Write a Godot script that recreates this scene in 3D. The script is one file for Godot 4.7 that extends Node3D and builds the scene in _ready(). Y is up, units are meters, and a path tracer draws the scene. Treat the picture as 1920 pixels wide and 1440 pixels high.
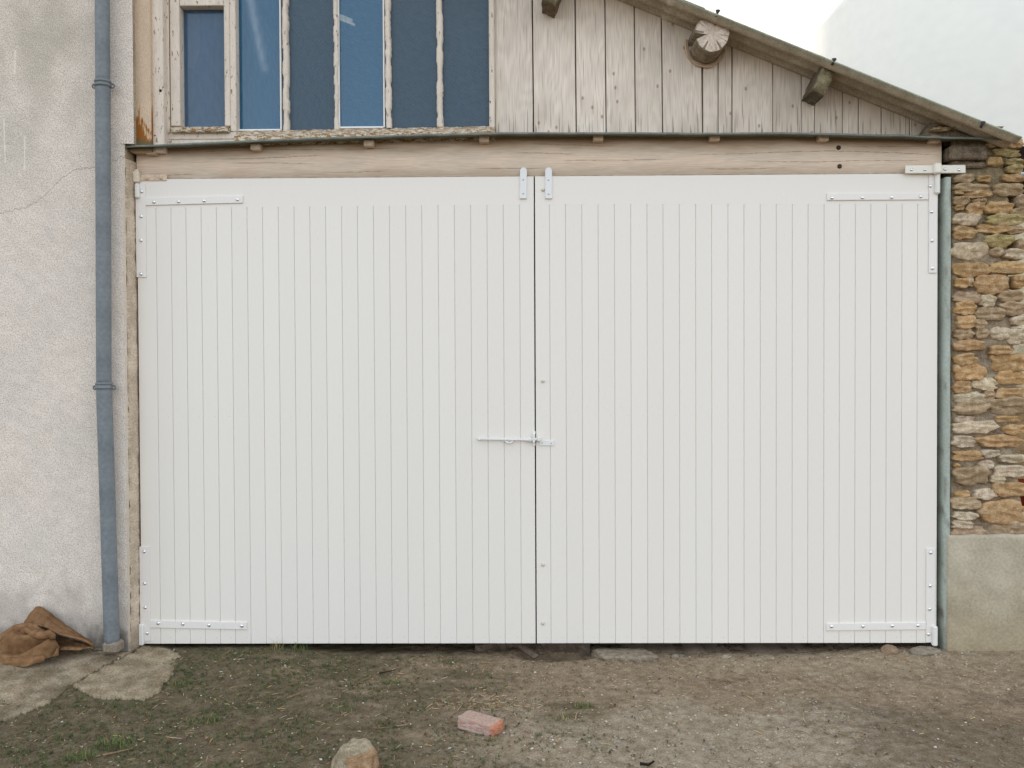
extends Node3D
# A white double garage door in the gable of an old shed, seen from the yard. Units are metres, y is up.
# The door face lies in the plane z = 0, the yard is towards +z.

var M := {}
var rng := RandomNumberGenerator.new()
var na := FastNoiseLite.new()
var nb := FastNoiseLite.new()
var used := {}

func _ready():
	rng.seed = 7
	na.seed = 11; na.noise_type = FastNoiseLite.TYPE_SIMPLEX_SMOOTH; na.frequency = 1.0; na.fractal_type = FastNoiseLite.FRACTAL_FBM; na.fractal_octaves = 3
	nb.seed = 23; nb.noise_type = FastNoiseLite.TYPE_SIMPLEX_SMOOTH; nb.frequency = 1.0; nb.fractal_type = FastNoiseLite.FRACTAL_NONE
	# camera
	var cam := Camera3D.new()
	cam.name = "camera"
	cam.fov = 46.84
	cam.position = Vector3(-0.0711, 1.5602, 4.833)
	cam.rotation = Vector3(-0.0165, 0.0114, -0.0046)
	cam.near = 0.05
	cam.far = 2000.0
	add_child(cam)
	# sky: clear, pale towards the sun, deep blue away from it, with two condensation trails
	var env := Environment.new()
	env.background_mode = Environment.BG_SKY
	var sm := ProceduralSkyMaterial.new()
	sm.sky_top_color = Color(0.625, 0.66, 0.705)
	sm.sky_horizon_color = Color(0.86, 0.88, 0.89)
	sm.sky_curve = 0.14
	sm.sky_energy_multiplier = 1.5
	sm.ground_bottom_color = Color(0.42, 0.38, 0.33)
	sm.ground_horizon_color = Color(0.42, 0.38, 0.33)
	sm.sun_angle_max = 100.0
	sm.sun_curve = 0.35
	sm.sky_cover = cloud_image()
	sm.sky_cover_modulate = Color(1, 1, 1, 1.4)
	var sky := Sky.new()
	sky.sky_material = sm
	env.sky = sky
	env.tonemap_mode = Environment.TONE_MAPPER_LINEAR
	env.tonemap_exposure = 1.4
	env.sdfgi_enabled = true
	env.ssao_enabled = true
	env.ssil_enabled = true
	var we := WorldEnvironment.new()
	we.name = "world_environment"
	we.environment = env
	add_child(we)
	# the sun stands behind the shed, to the left
	var sun := DirectionalLight3D.new()
	sun.name = "sun"
	sun.light_energy = 1.1
	sun.light_color = Color(1.0, 0.94, 0.84)
	sun.light_angular_distance = 0.5
	sun.shadow_enabled = true
	add_child(sun)
	sun.look_at_from_position(Vector3(-0.05, 0.62, -0.86) * 50.0, Vector3.ZERO)
	materials()
	build_ground()
	build_silo()
	build_outbuilding()
	build_house()
	build_shed()
	build_pillar()
	build_doors()
	build_drainpipe()
	build_objects()
	build_litter()

# ---------------------------------------------------------------- helpers
func S(r, g, b) -> Color:
	return Color(r / 255.0, g / 255.0, b / 255.0).srgb_to_linear()

func fresh(called: String) -> String:
	if not used.has(called):
		used[called] = 0
		return called
	used[called] += 1
	return "%s_%03d" % [called, used[called]]

func st0(flat := false) -> SurfaceTool:
	var s := SurfaceTool.new()
	s.begin(Mesh.PRIMITIVE_TRIANGLES)
	s.set_smooth_group(-1 if flat else 0)
	return s

func tag(o, label: String, category: String, group := "", kind := ""):
	o.set_meta("label", label)
	if category: o.set_meta("category", category)
	if group: o.set_meta("group", group)
	if kind: o.set_meta("kind", kind)
	return o

func thing(called: String, label: String, category: String, at := Vector3.ZERO, group := "") -> Node3D:
	var o := Node3D.new()
	o.name = fresh(called)
	o.position = at
	add_child(o)
	tag(o, label, category, group)
	return o

func part(called: String, parent: Node3D) -> Node3D:
	var o := Node3D.new()
	o.name = called
	parent.add_child(o, true)
	return o

func put(called: String, s: SurfaceTool, mat: Material, parent: Node3D = self, tangents := false) -> MeshInstance3D:
	s.generate_normals()
	if tangents: s.generate_tangents()
	return put_mesh(called, s.commit(), mat, parent)

func put_mesh(called: String, mesh: Mesh, mat: Material, parent: Node3D = self) -> MeshInstance3D:
	var o := MeshInstance3D.new()
	o.mesh = mesh
	o.material_override = mat
	o.name = fresh(called) if parent == self else called
	parent.add_child(o, true)
	return o

func flat_uv(p: Vector3, n: Vector3) -> Vector2:
	if absf(n.z) >= absf(n.x) and absf(n.z) >= absf(n.y): return Vector2(p.x, p.y)
	if absf(n.x) >= absf(n.y): return Vector2(p.z, p.y)
	return Vector2(p.x, p.z)

# a triangle turned so that it faces away from mid
func ctri(s: SurfaceTool, a: Vector3, b: Vector3, c: Vector3, mid: Vector3, col: Color, xf := Transform3D.IDENTITY, uvo := Vector2.ZERO):
	var n := (b - a).cross(c - a)
	if n.length_squared() < 1e-18: return
	if n.dot((a + b + c) / 3.0 - mid) > 0.0:
		var t := b
		b = c
		c = t
	for p in [a, b, c]:
		s.set_color(col)
		s.set_uv(flat_uv(p, n) + uvo)
		s.add_vertex(xf * p)

func cquad(s, a, b, c, d, mid, col, xf := Transform3D.IDENTITY, uvo := Vector2.ZERO):
	ctri(s, a, b, c, mid, col, xf, uvo)
	ctri(s, a, c, d, mid, col, xf, uvo)

# a box with chamfered edges; c is its centre, z its full size
func box(s: SurfaceTool, c: Vector3, z: Vector3, b: float, col: Color, xf := Transform3D.IDENTITY, uvo := Vector2.ZERO):
	s.set_smooth_group(-1)
	var h := z * 0.5
	b = minf(b, minf(h.x, minf(h.y, h.z)) * 0.9)
	var px := {}; var py := {}; var pz := {}
	for i in [-1, 1]:
		for j in [-1, 1]:
			for k in [-1, 1]:
				var q := Vector3i(i, j, k)
				px[q] = c + Vector3(i * h.x, j * (h.y - b), k * (h.z - b))
				py[q] = c + Vector3(i * (h.x - b), j * h.y, k * (h.z - b))
				pz[q] = c + Vector3(i * (h.x - b), j * (h.y - b), k * h.z)
	for i in [-1, 1]:
		cquad(s, px[Vector3i(i, -1, -1)], px[Vector3i(i, 1, -1)], px[Vector3i(i, 1, 1)], px[Vector3i(i, -1, 1)], c, col, xf, uvo)
		cquad(s, py[Vector3i(-1, i, -1)], py[Vector3i(1, i, -1)], py[Vector3i(1, i, 1)], py[Vector3i(-1, i, 1)], c, col, xf, uvo)
		cquad(s, pz[Vector3i(-1, -1, i)], pz[Vector3i(1, -1, i)], pz[Vector3i(1, 1, i)], pz[Vector3i(-1, 1, i)], c, col, xf, uvo)
		for j in [-1, 1]:
			cquad(s, px[Vector3i(i, j, -1)], px[Vector3i(i, j, 1)], py[Vector3i(i, j, 1)], py[Vector3i(i, j, -1)], c, col, xf, uvo)
			cquad(s, px[Vector3i(i, -1, j)], px[Vector3i(i, 1, j)], pz[Vector3i(i, 1, j)], pz[Vector3i(i, -1, j)], c, col, xf, uvo)
			cquad(s, py[Vector3i(-1, i, j)], py[Vector3i(1, i, j)], pz[Vector3i(1, i, j)], pz[Vector3i(-1, i, j)], c, col, xf, uvo)
			for k in [-1, 1]:
				var q := Vector3i(i, j, k)
				ctri(s, px[q], py[q], pz[q], c, col, xf, uvo)
	s.set_smooth_group(0)

# a box between two corners
func slab(s: SurfaceTool, a: Vector3, e: Vector3, b: float, col: Color, uvo := Vector2.ZERO):
	box(s, (a + e) * 0.5, (e - a).abs(), b, col, Transform3D.IDENTITY, uvo)

# a convex outline (x, y) with depth from z0 (back) to z1 (front), its front edge chamfered by b
func prism(s: SurfaceTool, o: PackedVector2Array, z0: float, z1: float, b: float, col: Color, xf := Transform3D.IDENTITY, uvo := Vector2.ZERO):
	s.set_smooth_group(-1)
	var m := Vector2.ZERO
	for p in o: m += p / o.size()
	var mid := Vector3(m.x, m.y, (z0 + z1) * 0.5)
	var inner := PackedVector2Array()
	var n := o.size()
	for i in n:
		var d0 := (o[i] - o[(i + n - 1) % n]).normalized()
		var d1 := (o[(i + 1) % n] - o[i]).normalized()
		var inward := (d1 - d0)
		if inward.length() < 0.02: inward = (m - o[i])
		inward = inward.normalized()
		if inward.dot(m - o[i]) < 0.0: inward = -inward
		inner.append(o[i] + inward * b * 1.3)
	for i in n:
		var j := (i + 1) % n
		var a0 := Vector3(o[i].x, o[i].y, z0); var b0 := Vector3(o[j].x, o[j].y, z0)
		var a1 := Vector3(o[i].x, o[i].y, z1 - b); var b1 := Vector3(o[j].x, o[j].y, z1 - b)
		var a2 := Vector3(inner[i].x, inner[i].y, z1); var b2 := Vector3(inner[j].x, inner[j].y, z1)
		cquad(s, a0, b0, b1, a1, mid, col, xf, uvo)
		cquad(s, a1, b1, b2, a2, mid, col, xf, uvo)
		ctri(s, Vector3(m.x, m.y, z1), a2, b2, mid, col, xf, uvo)
		ctri(s, Vector3(m.x, m.y, z0), a0, b0, mid, col, xf, uvo)
	s.set_smooth_group(0)

# a tube along points with a radius at each
func tube(s: SurfaceTool, pts: Array, rad: Array, seg: int, col: Color, flatten := Vector3.ONE, rough := 0.0, caps := true):
	var n := pts.size()
	var rings := []
	var up := Vector3(0, 1, 0)
	for i in n:
		var d: Vector3 = (pts[mini(i + 1, n - 1)] - pts[maxi(i - 1, 0)]).normalized()
		if absf(d.dot(up)) > 0.95: up = Vector3(0, 0, 1) if absf(d.z) < 0.9 else Vector3(1, 0, 0)
		var x := up.cross(d).normalized()
		var y := d.cross(x)
		up = y
		var ring := []
		for k in seg:
			var a := TAU * k / seg
			var o: Vector3 = (x * cos(a) + y * sin(a)) * float(rad[i])
			var p: Vector3 = pts[i] + o * flatten
			if rough > 0.0: p += o.normalized() * rough * na.get_noise_3dv(p * 22.0)
			ring.append(p)
		rings.append(ring)
	for i in n - 1:
		for k in seg:
			var j := (k + 1) % seg
			face(s, rings[i][k], rings[i][j], rings[i + 1][j], rings[i + 1][k], col)
	if caps:
		for k in seg:
			var j := (k + 1) % seg
			face3(s, pts[0], rings[0][j], rings[0][k], col)
			face3(s, pts[n - 1], rings[n - 1][k], rings[n - 1][j], col)

func face(s, a, b, c, d, col):     # counter-clockwise seen from outside
	face3(s, a, b, c, col)
	face3(s, a, c, d, col)

func face3(s, a: Vector3, b: Vector3, c: Vector3, col):
	var n := (b - a).cross(c - a)
	for p in [a, c, b]:
		s.set_color(col)
		s.set_uv(flat_uv(p, n))
		s.add_vertex(p)

# a surface from f(u, v) -> [position, colour]; counter-clockwise when v turns left of u
func grid(s: SurfaceTool, nu: int, nv: int, f: Callable, flip := false):
	var pts := []; var cols := []; var uvs := []
	for j in nv + 1:
		for i in nu + 1:
			var r = f.call(float(i) / nu, float(j) / nv)
			pts.append(r[0]); cols.append(r[1])
			uvs.append(r[2] if r.size() > 2 else Vector2(r[0].x, r[0].y))
	for j in nv:
		for i in nu:
			var a := j * (nu + 1) + i
			var q := [a, a + nu + 1, a + 1, a + 1, a + nu + 1, a + nu + 2]
			if flip: q = [a, a + 1, a + nu + 1, a + 1, a + nu + 2, a + nu + 1]
			for k in q:
				s.set_color(cols[k]); s.set_uv(uvs[k]); s.add_vertex(pts[k])

# a smooth surface through a net of control points (rows of equal length)
func net_point(net: Array, u: float, v: float) -> Vector3:
	var rows := net.size()
	var y := v * (rows - 1)
	var j := mini(int(y), rows - 2)
	var c := []
	for k in range(-1, 3):
		c.append(row_point(net[clampi(j + k, 0, rows - 1)], u))
	return c[1].cubic_interpolate(c[2], c[0], c[3], y - j)

func row_point(row: Array, u: float) -> Vector3:
	var x := u * (row.size() - 1)
	var i := mini(int(x), row.size() - 2)
	return row[i].cubic_interpolate(row[i + 1], row[maxi(i - 1, 0)], row[mini(i + 2, row.size() - 1)], x - i)

func lerp_points(pts: Array, rad: Array, n: int) -> Array:
	var p := []; var r := []
	for i in n + 1:
		var u := float(i) / n
		p.append(row_point(pts, u))
		var x := u * (rad.size() - 1)
		var k := mini(int(x), rad.size() - 2)
		r.append(lerpf(rad[k], rad[k + 1], x - k))
	return [p, r]

# the ground's height: the yard, and the slope up to the house on the left
func slab_y(x: float, z: float) -> float:
	return (0.035 + 0.14 * maxf(0.0, -2.0 - x)) * clampf(1.0 - z / 0.9, 0.0, 1.0) + 0.005

func base_y(x: float, z: float) -> float:
	var y := (0.037 * smoothstep(-0.95, -1.5, x) + 0.03 * smoothstep(1.3, 2.2, x) - 0.006) * smoothstep(0.7, 0.0, z)
	return lerpf(y, slab_y(maxf(x, -3.6), z) - 0.018, smoothstep(-1.85, -2.1, x))

func ground_y(x: float, z: float) -> float:
	var y := base_y(x, z) + 0.010 * na.get_noise_2d(x * 1.1, z * 1.1) + 0.007 * na.get_noise_2d(x * 5.0 + 9.0, z * 5.0)
	var hole := Vector2((x - 0.12) / 0.30, (z + 0.02) / 0.13).length()      # the hollow under the door
	return y - 0.06 * smoothstep(1.0, 0.3, hole)

func on_ground(x: float, z: float, lift := 0.0) -> Vector3:
	return Vector3(x, ground_y(x, z) + lift, z)

# ---------------------------------------------------------------- materials
func noise_of(sd: int, freq: float, oct := 3, kind := FastNoiseLite.TYPE_SIMPLEX_SMOOTH) -> FastNoiseLite:
	var n := FastNoiseLite.new()
	n.seed = sd
	n.noise_type = kind
	n.frequency = freq
	n.fractal_type = FastNoiseLite.FRACTAL_FBM if oct > 1 else FastNoiseLite.FRACTAL_NONE
	n.fractal_octaves = oct
	return n

func tile(sd: int, freq: float, oct: int, size := 512) -> PackedByteArray:
	return noise_of(sd, freq, oct).get_seamless_image(size, size).get_data()

func grey(data: PackedByteArray, w: int, h: int) -> ImageTexture:
	return ImageTexture.create_from_image(Image.create_from_data(w, h, true, Image.FORMAT_L8, data) if false else with_mips(Image.create_from_data(w, h, false, Image.FORMAT_L8, data)))

func with_mips(im: Image) -> Image:
	im.generate_mipmaps()
	return im

func mat(called: String, rough := 0.85, tex: Texture2D = null, metres := 1.0, bump: Texture2D = null, bump_cm := 0.2, spec := 0.4) -> StandardMaterial3D:
	var m := StandardMaterial3D.new()
	m.resource_name = called
	m.vertex_color_use_as_albedo = true
	m.roughness = rough
	m.metallic_specular = spec
	if tex: m.albedo_texture = tex
	if bump:
		m.heightmap_enabled = true
		m.heightmap_texture = bump
		m.heightmap_scale = bump_cm
	if tex or bump:
		m.uv1_triplanar = true
		m.uv1_world_triplanar = true
		m.uv1_scale = Vector3.ONE / metres
	M[called] = m
	return m

# a tiling tint: lo..hi (0..1 multipliers) from two noises, with rare dark and light specks
func tint_tile(sd: int, coarse: float, fine: float, lo: Color, hi: Color, dark := 0.0, light := 0.0, size := 512) -> ImageTexture:
	var a := tile(sd, coarse, 4, size)
	var b := tile(sd + 1, fine, 2, size)
	var c := tile(sd + 2, fine * 1.7, 1, size)
	var out := PackedByteArray()
	out.resize(size * size * 3)
	for i in size * size:
		var t := clampf((a[i] * 0.5 + b[i] * 0.5) / 255.0, 0.0, 1.0)
		t = clampf((t - 0.5) * 1.7 + 0.5, 0.0, 1.0)
		var k := 1.0
		if c[i] < 255.0 * dark: k = 0.62
		var col := lo.lerp(hi, t) * k
		if c[i] > 255.0 * (1.0 - light): col = col.lerp(Color.WHITE, 0.7)
		out[i * 3] = int(clampf(col.r, 0, 1) * 255); out[i * 3 + 1] = int(clampf(col.g, 0, 1) * 255); out[i * 3 + 2] = int(clampf(col.b, 0, 1) * 255)
	return ImageTexture.create_from_image(with_mips(Image.create_from_data(size, size, false, Image.FORMAT_RGB8, out)))

func bump_tile(sd: int, freq: float, oct: int, size := 512) -> ImageTexture:
	return grey(tile(sd, freq, oct, size), size, size)

# a picture of a surface from f(u, v in metres) -> Color (sRGB), laid out over the rectangle r (x, y) of the plane
func surface_image(w: int, h: int, r: Rect2, f: Callable) -> ImageTexture:
	var out := PackedByteArray()
	out.resize(w * h * 3)
	var i := 0
	for y in h:
		var py := r.position.y + r.size.y * (1.0 - (y + 0.5) / h)
		for x in w:
			var c: Color = f.call(r.position.x + r.size.x * (x + 0.5) / w, py)
			out[i] = int(clampf(c.r, 0, 1) * 255.0); out[i + 1] = int(clampf(c.g, 0, 1) * 255.0); out[i + 2] = int(clampf(c.b, 0, 1) * 255.0)
			i += 3
	return ImageTexture.create_from_image(with_mips(Image.create_from_data(w, h, false, Image.FORMAT_RGB8, out)))

func laid(called: String, tex: Texture2D, r: Rect2, rough: float, bump_cm: float) -> StandardMaterial3D:
	var m := mat(called, rough)
	m.albedo_texture = tex
	m.uv1_scale = Vector3(1.0 / r.size.x, -1.0 / r.size.y, 1)
	m.uv1_offset = Vector3(-r.position.x / r.size.x, 1.0 + r.position.y / r.size.y, 0)
	if bump_cm > 0.0:
		m.heightmap_enabled = true
		m.heightmap_texture = tex
		m.heightmap_scale = bump_cm
	return m

func cloud_image() -> ImageTexture:
	var w := 2048
	var h := 1024
	var im := Image.create_empty(w, h, false, Image.FORMAT_RGBA8)
	im.fill(Color(0, 0, 0, 0))
	# thin condensation trails high in the sky on the yard's side: [yaw, elevation] in degrees at both ends, width
	var trails := [[Vector2(-22.5, 48.0), Vector2(-16.05, 17.95), 0.42], [Vector2(60.0, 52.0), Vector2(44.0, 30.0), 0.4]]
	for t in trails:
		for k in 1200:
			var f := k / 1200.0
			var p: Vector2 = t[0].lerp(t[1], f)
			var wid: float = t[2] * (1.0 - 0.75 * f * f)
			for d in range(-3, 4):
				var q := p + Vector2(d * wid * 0.3, 0)
				var x := int(fposmod(0.5 - q.x / 360.0, 1.0) * w)
				var y := int((0.5 - q.y / 180.0) * h)
				im.set_pixel(x % w, clampi(y, 0, h - 1), Color(1, 1, 1, 0.95 * (1.0 - absf(d) / 4.0)))
	return ImageTexture.create_from_image(im)

var board_cuts := [-0.2136, 0.0002, 0.2343, 0.398, 0.5587, 0.7076, 0.9264, 1.0109, 1.0867, 1.308, 1.465, 1.5377, 1.6889, 1.776, 1.9008, 2.0546, 2.2111]
var R_BOARDS := Rect2(-0.2, 2.7, 2.7, 1.1)
var R_LINTEL := Rect2(-2.3, 2.55, 4.6, 0.34)
var R_WALL := Rect2(-3.2, -0.1, 1.1, 4.4)

func paint_board(x: float, y: float) -> Color:
	var k := 0
	while k < board_cuts.size() - 2 and x > board_cuts[k + 1]: k += 1
	var x0: float = board_cuts[k]
	var lx := x - x0
	var sd := k * 7.31
	var tone := nb.get_noise_2d(sd, 3.3) * 0.05
	var warp := nb.get_noise_2d(lx * 9.0 + sd, y * 2.2 + sd) * 0.9
	var ring := sin((lx * 120.0 + warp * 13.0 + nb.get_noise_2d(sd, y * 1.1) * 5.0))
	var fine := nb.get_noise_2d(x * 210.0, y * 5.0 + sd)
	var cloud := na.get_noise_2d(x * 7.0 + sd, y * 2.6)
	var low := smoothstep(3.1, 2.76, y)
	var wear := clampf(0.22 + cloud * 0.42 + low * 0.30 + ring * 0.06 + fine * 0.30, 0.0, 1.0)
	var paint := Color(0.845, 0.795, 0.735) * (1.0 + tone)
	paint = paint.lerp(Color(0.72, 0.665, 0.595), smoothstep(0.7, 2.2, x) * 0.6)
	var c := paint.lerp(Color(0.66, 0.60, 0.535), smoothstep(0.25, 0.85, wear) * 0.62)
	c = c * (1.0 + fine * 0.095 + ring * 0.022)
	# checks and bare streaks, most of them near the foot
	var chk := nb.get_noise_2d(x * 120.0 + 40.0, y * 3.2 + sd * 3.0)
	if chk > 0.62 - low * 0.2: c = c.lerp(Color(0.40, 0.36, 0.31), smoothstep(0.0, 0.2, chk - 0.62 + low * 0.2) * (0.28 + 0.34 * low))
	# knots and rusty nails
	for q in 3:
		var kx: float = x0 + 0.02 + fposmod(sd * (q + 1.7), 1.0) * 0.14
		var ky: float = 2.78 + fposmod(sd * (q * 2.3 + 0.61) * 1.37, 1.0) * 0.75
		var d := Vector2((x - kx) * 1.0, (y - ky) * 0.6).length()
		if d < 0.009: c = c.lerp(Color(0.50, 0.38, 0.30), smoothstep(0.009, 0.003, d) * 0.6)
		elif absf(x - kx) < 0.006 and y < ky and y > ky - 0.10: c = c.lerp(Color(0.60, 0.50, 0.42), 0.12 * (1.0 - (ky - y) / 0.10))
	return c

func paint_lintel(x: float, y: float) -> Color:
	var bow := 0.024 * (1.0 - pow(x / 2.25, 2.0))
	var v := (y - bow - 2.59) / 0.22
	var cloud := na.get_noise_2d(x * 2.2, y * 9.0)
	var grain := nb.get_noise_2d(x * 4.0, y * 190.0)
	var grain2 := nb.get_noise_2d(x * 14.0 + 50.0, y * 330.0)
	var c := Color(0.875, 0.785, 0.695)
	c = c.lerp(Color(0.835, 0.77, 0.695), clampf(0.5 + cloud, 0, 1))
	c = c.lerp(Color(0.72, 0.585, 0.45), smoothstep(0.55, 1.0, v + cloud * 0.25) * 0.75)
	c = c.lerp(Color(0.62, 0.555, 0.48), smoothstep(0.28, 0.0, v + cloud * 0.2) * 0.35)
	c = c * (1.0 + grain * 0.05 + grain2 * 0.035)
	for q in 4:
		var line := 2.63 + 0.042 * q + bow + 0.014 * nb.get_noise_2d(x * 0.9, q * 17.0) + 0.0016 * nb.get_noise_2d(x * 9.0, q * 31.0)
		var on := nb.get_noise_2d(x * 0.9 + q * 13.0, 5.0)
		if on > 0.05 and absf(y - line) < 0.0016: c = c.lerp(Color(0.55, 0.46, 0.38), smoothstep(0.05, 0.3, on) * 0.6)
	if grain > 0.55 and cloud > -0.1: c = c.lerp(Color(0.60, 0.50, 0.41), (grain - 0.55) * 1.2)
	return c

func paint_wall(x: float, y: float) -> Color:
	var big := na.get_noise_2d(x * 2.4, y * 1.7)
	var mid := na.get_noise_2d(x * 11.0 + 5.0, y * 9.0)
	var fine := nb.get_noise_2d(x * 95.0, y * 120.0)
	var speck := nb.get_noise_2d(x * 170.0 + 3.0, y * 130.0)
	var c := Color(0.868, 0.815, 0.763)
	c = c.lerp(Color(0.843, 0.80, 0.752), clampf(0.45 + big * 1.3, 0, 1))
	c = c.lerp(Color(0.735, 0.695, 0.635), smoothstep(2.1, 3.6, y) * clampf(0.62 + big * 1.1, 0, 1) * smoothstep(-2.2, -2.5, x))
	c = c * (1.0 + mid * 0.03 + fine * 0.075)
	# dirt held by the grain of the roughcast, denser higher up
	var dirt := smoothstep(1.9, 3.2, y) * 0.10 + 0.02 + mid * 0.05
	if speck > 0.56 - dirt: c = c.lerp(Color(0.56, 0.49, 0.42), 0.5)
	elif speck < -0.62: c = c.lerp(Color(0.92, 0.87, 0.81), 0.4)
	# pale drips down the upper left
	for q in 5:
		var lx := -2.93 + q * 0.052 + 0.01 * sin(y * 3.0 + q)
		var top := 3.55 - 0.17 * q + 0.3 * sin(q * 2.4)
		if absf(x - lx) < 0.004 and y < top and y > top - 0.13 - 0.05 * (q % 3): c = c.lerp(Color(0.90, 0.87, 0.80), 0.7)
	# rising damp, blotched
	var damp := smoothstep(0.48, 0.14, y + big * 0.22 + mid * 0.10)
	c = c.lerp(Color(0.56, 0.53, 0.49), damp * 0.42)
	c = c.lerp(Color(0.30, 0.285, 0.265), smoothstep(0.20, 0.08, y + mid * 0.08) * 0.55)
	# ochre wash along the arris beside the door
	if x > -2.205 and y < 2.7: c = c.lerp(Color(0.82, 0.74, 0.64), 0.5 + mid * 0.5)
	# a hairline crack that climbs to the lintel
	var cy := 2.32 + (x + 2.95) * 0.52 + 0.02 * sin(x * 19.0) + 0.012 * nb.get_noise_2d(x * 30.0, 1.0)
	cy = 2.36 + 0.34 * smoothstep(-3.0, -2.2, x) + 0.02 * sin(x * 17.0) + 0.008 * nb.get_noise_2d(x * 40.0, 1.0)
	if absf(y - cy) < 0.0022: c = c.lerp(Color(0.56, 0.49, 0.43), 0.5)
	return c

func paint_flaking(x: float, y: float) -> Color:
	var c := Color(0.845, 0.79, 0.725) * (1.0 + 0.05 * na.get_noise_2d(x * 9.0, y * 3.0) + 0.03 * nb.get_noise_2d(x * 160.0, y * 12.0))
	var chip := nb.get_noise_2d(x * 70.0, y * 16.0) + 0.35 * nb.get_noise_2d(x * 210.0, y * 60.0)
	if chip > 0.86: c = Color(0.47, 0.38, 0.29)
	elif chip > 0.80: c = c * 0.88
	if absf(nb.get_noise_2d(x * 60.0 + 7.0, y * 2.5)) < 0.02: c = c * 0.86
	return c

func paint_sill(x: float, y: float) -> Color:
	var n := na.get_noise_2d(x * 16.0, y * 46.0)
	var f := nb.get_noise_2d(x * 90.0, y * 150.0)
	var c := Color(0.80, 0.74, 0.66) * (1.0 + f * 0.06)
	if n + f * 0.5 > -0.02: c = Color(0.60, 0.53, 0.44) * (1.0 + f * 0.15)
	if n + f * 0.6 > 0.30: c = Color(0.58, 0.43, 0.22)
	if nb.get_noise_2d(x * 40.0 + 8.0, y * 120.0) > 0.62: c = Color(0.36, 0.30, 0.24)
	return c

func paint_moss(x: float, y: float) -> Color:
	var c := Color(0.80, 0.705, 0.60) * (1.0 + 0.05 * na.get_noise_2d(x * 8.0, y * 4.0) + 0.04 * nb.get_noise_2d(x * 150.0, y * 40.0))
	if nb.get_noise_2d(x * 190.0, y * 120.0) > 0.55: c = c * 0.86
	var edge := (x + 2.142) * 1.9 + (y - 2.795) * 0.95 + nb.get_noise_2d(x * 80.0, y * 16.0) * 0.055 + na.get_noise_2d(x * 20.0, y * 14.0) * 0.06
	c = c.lerp(Color(0.56, 0.335, 0.11), smoothstep(0.20, 0.11, edge) * 0.95)
	if y < 2.805 + 0.02 * nb.get_noise_2d(x * 60.0, 2.0): c = c.lerp(Color(0.40, 0.37, 0.28), 0.8)
	return c

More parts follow.
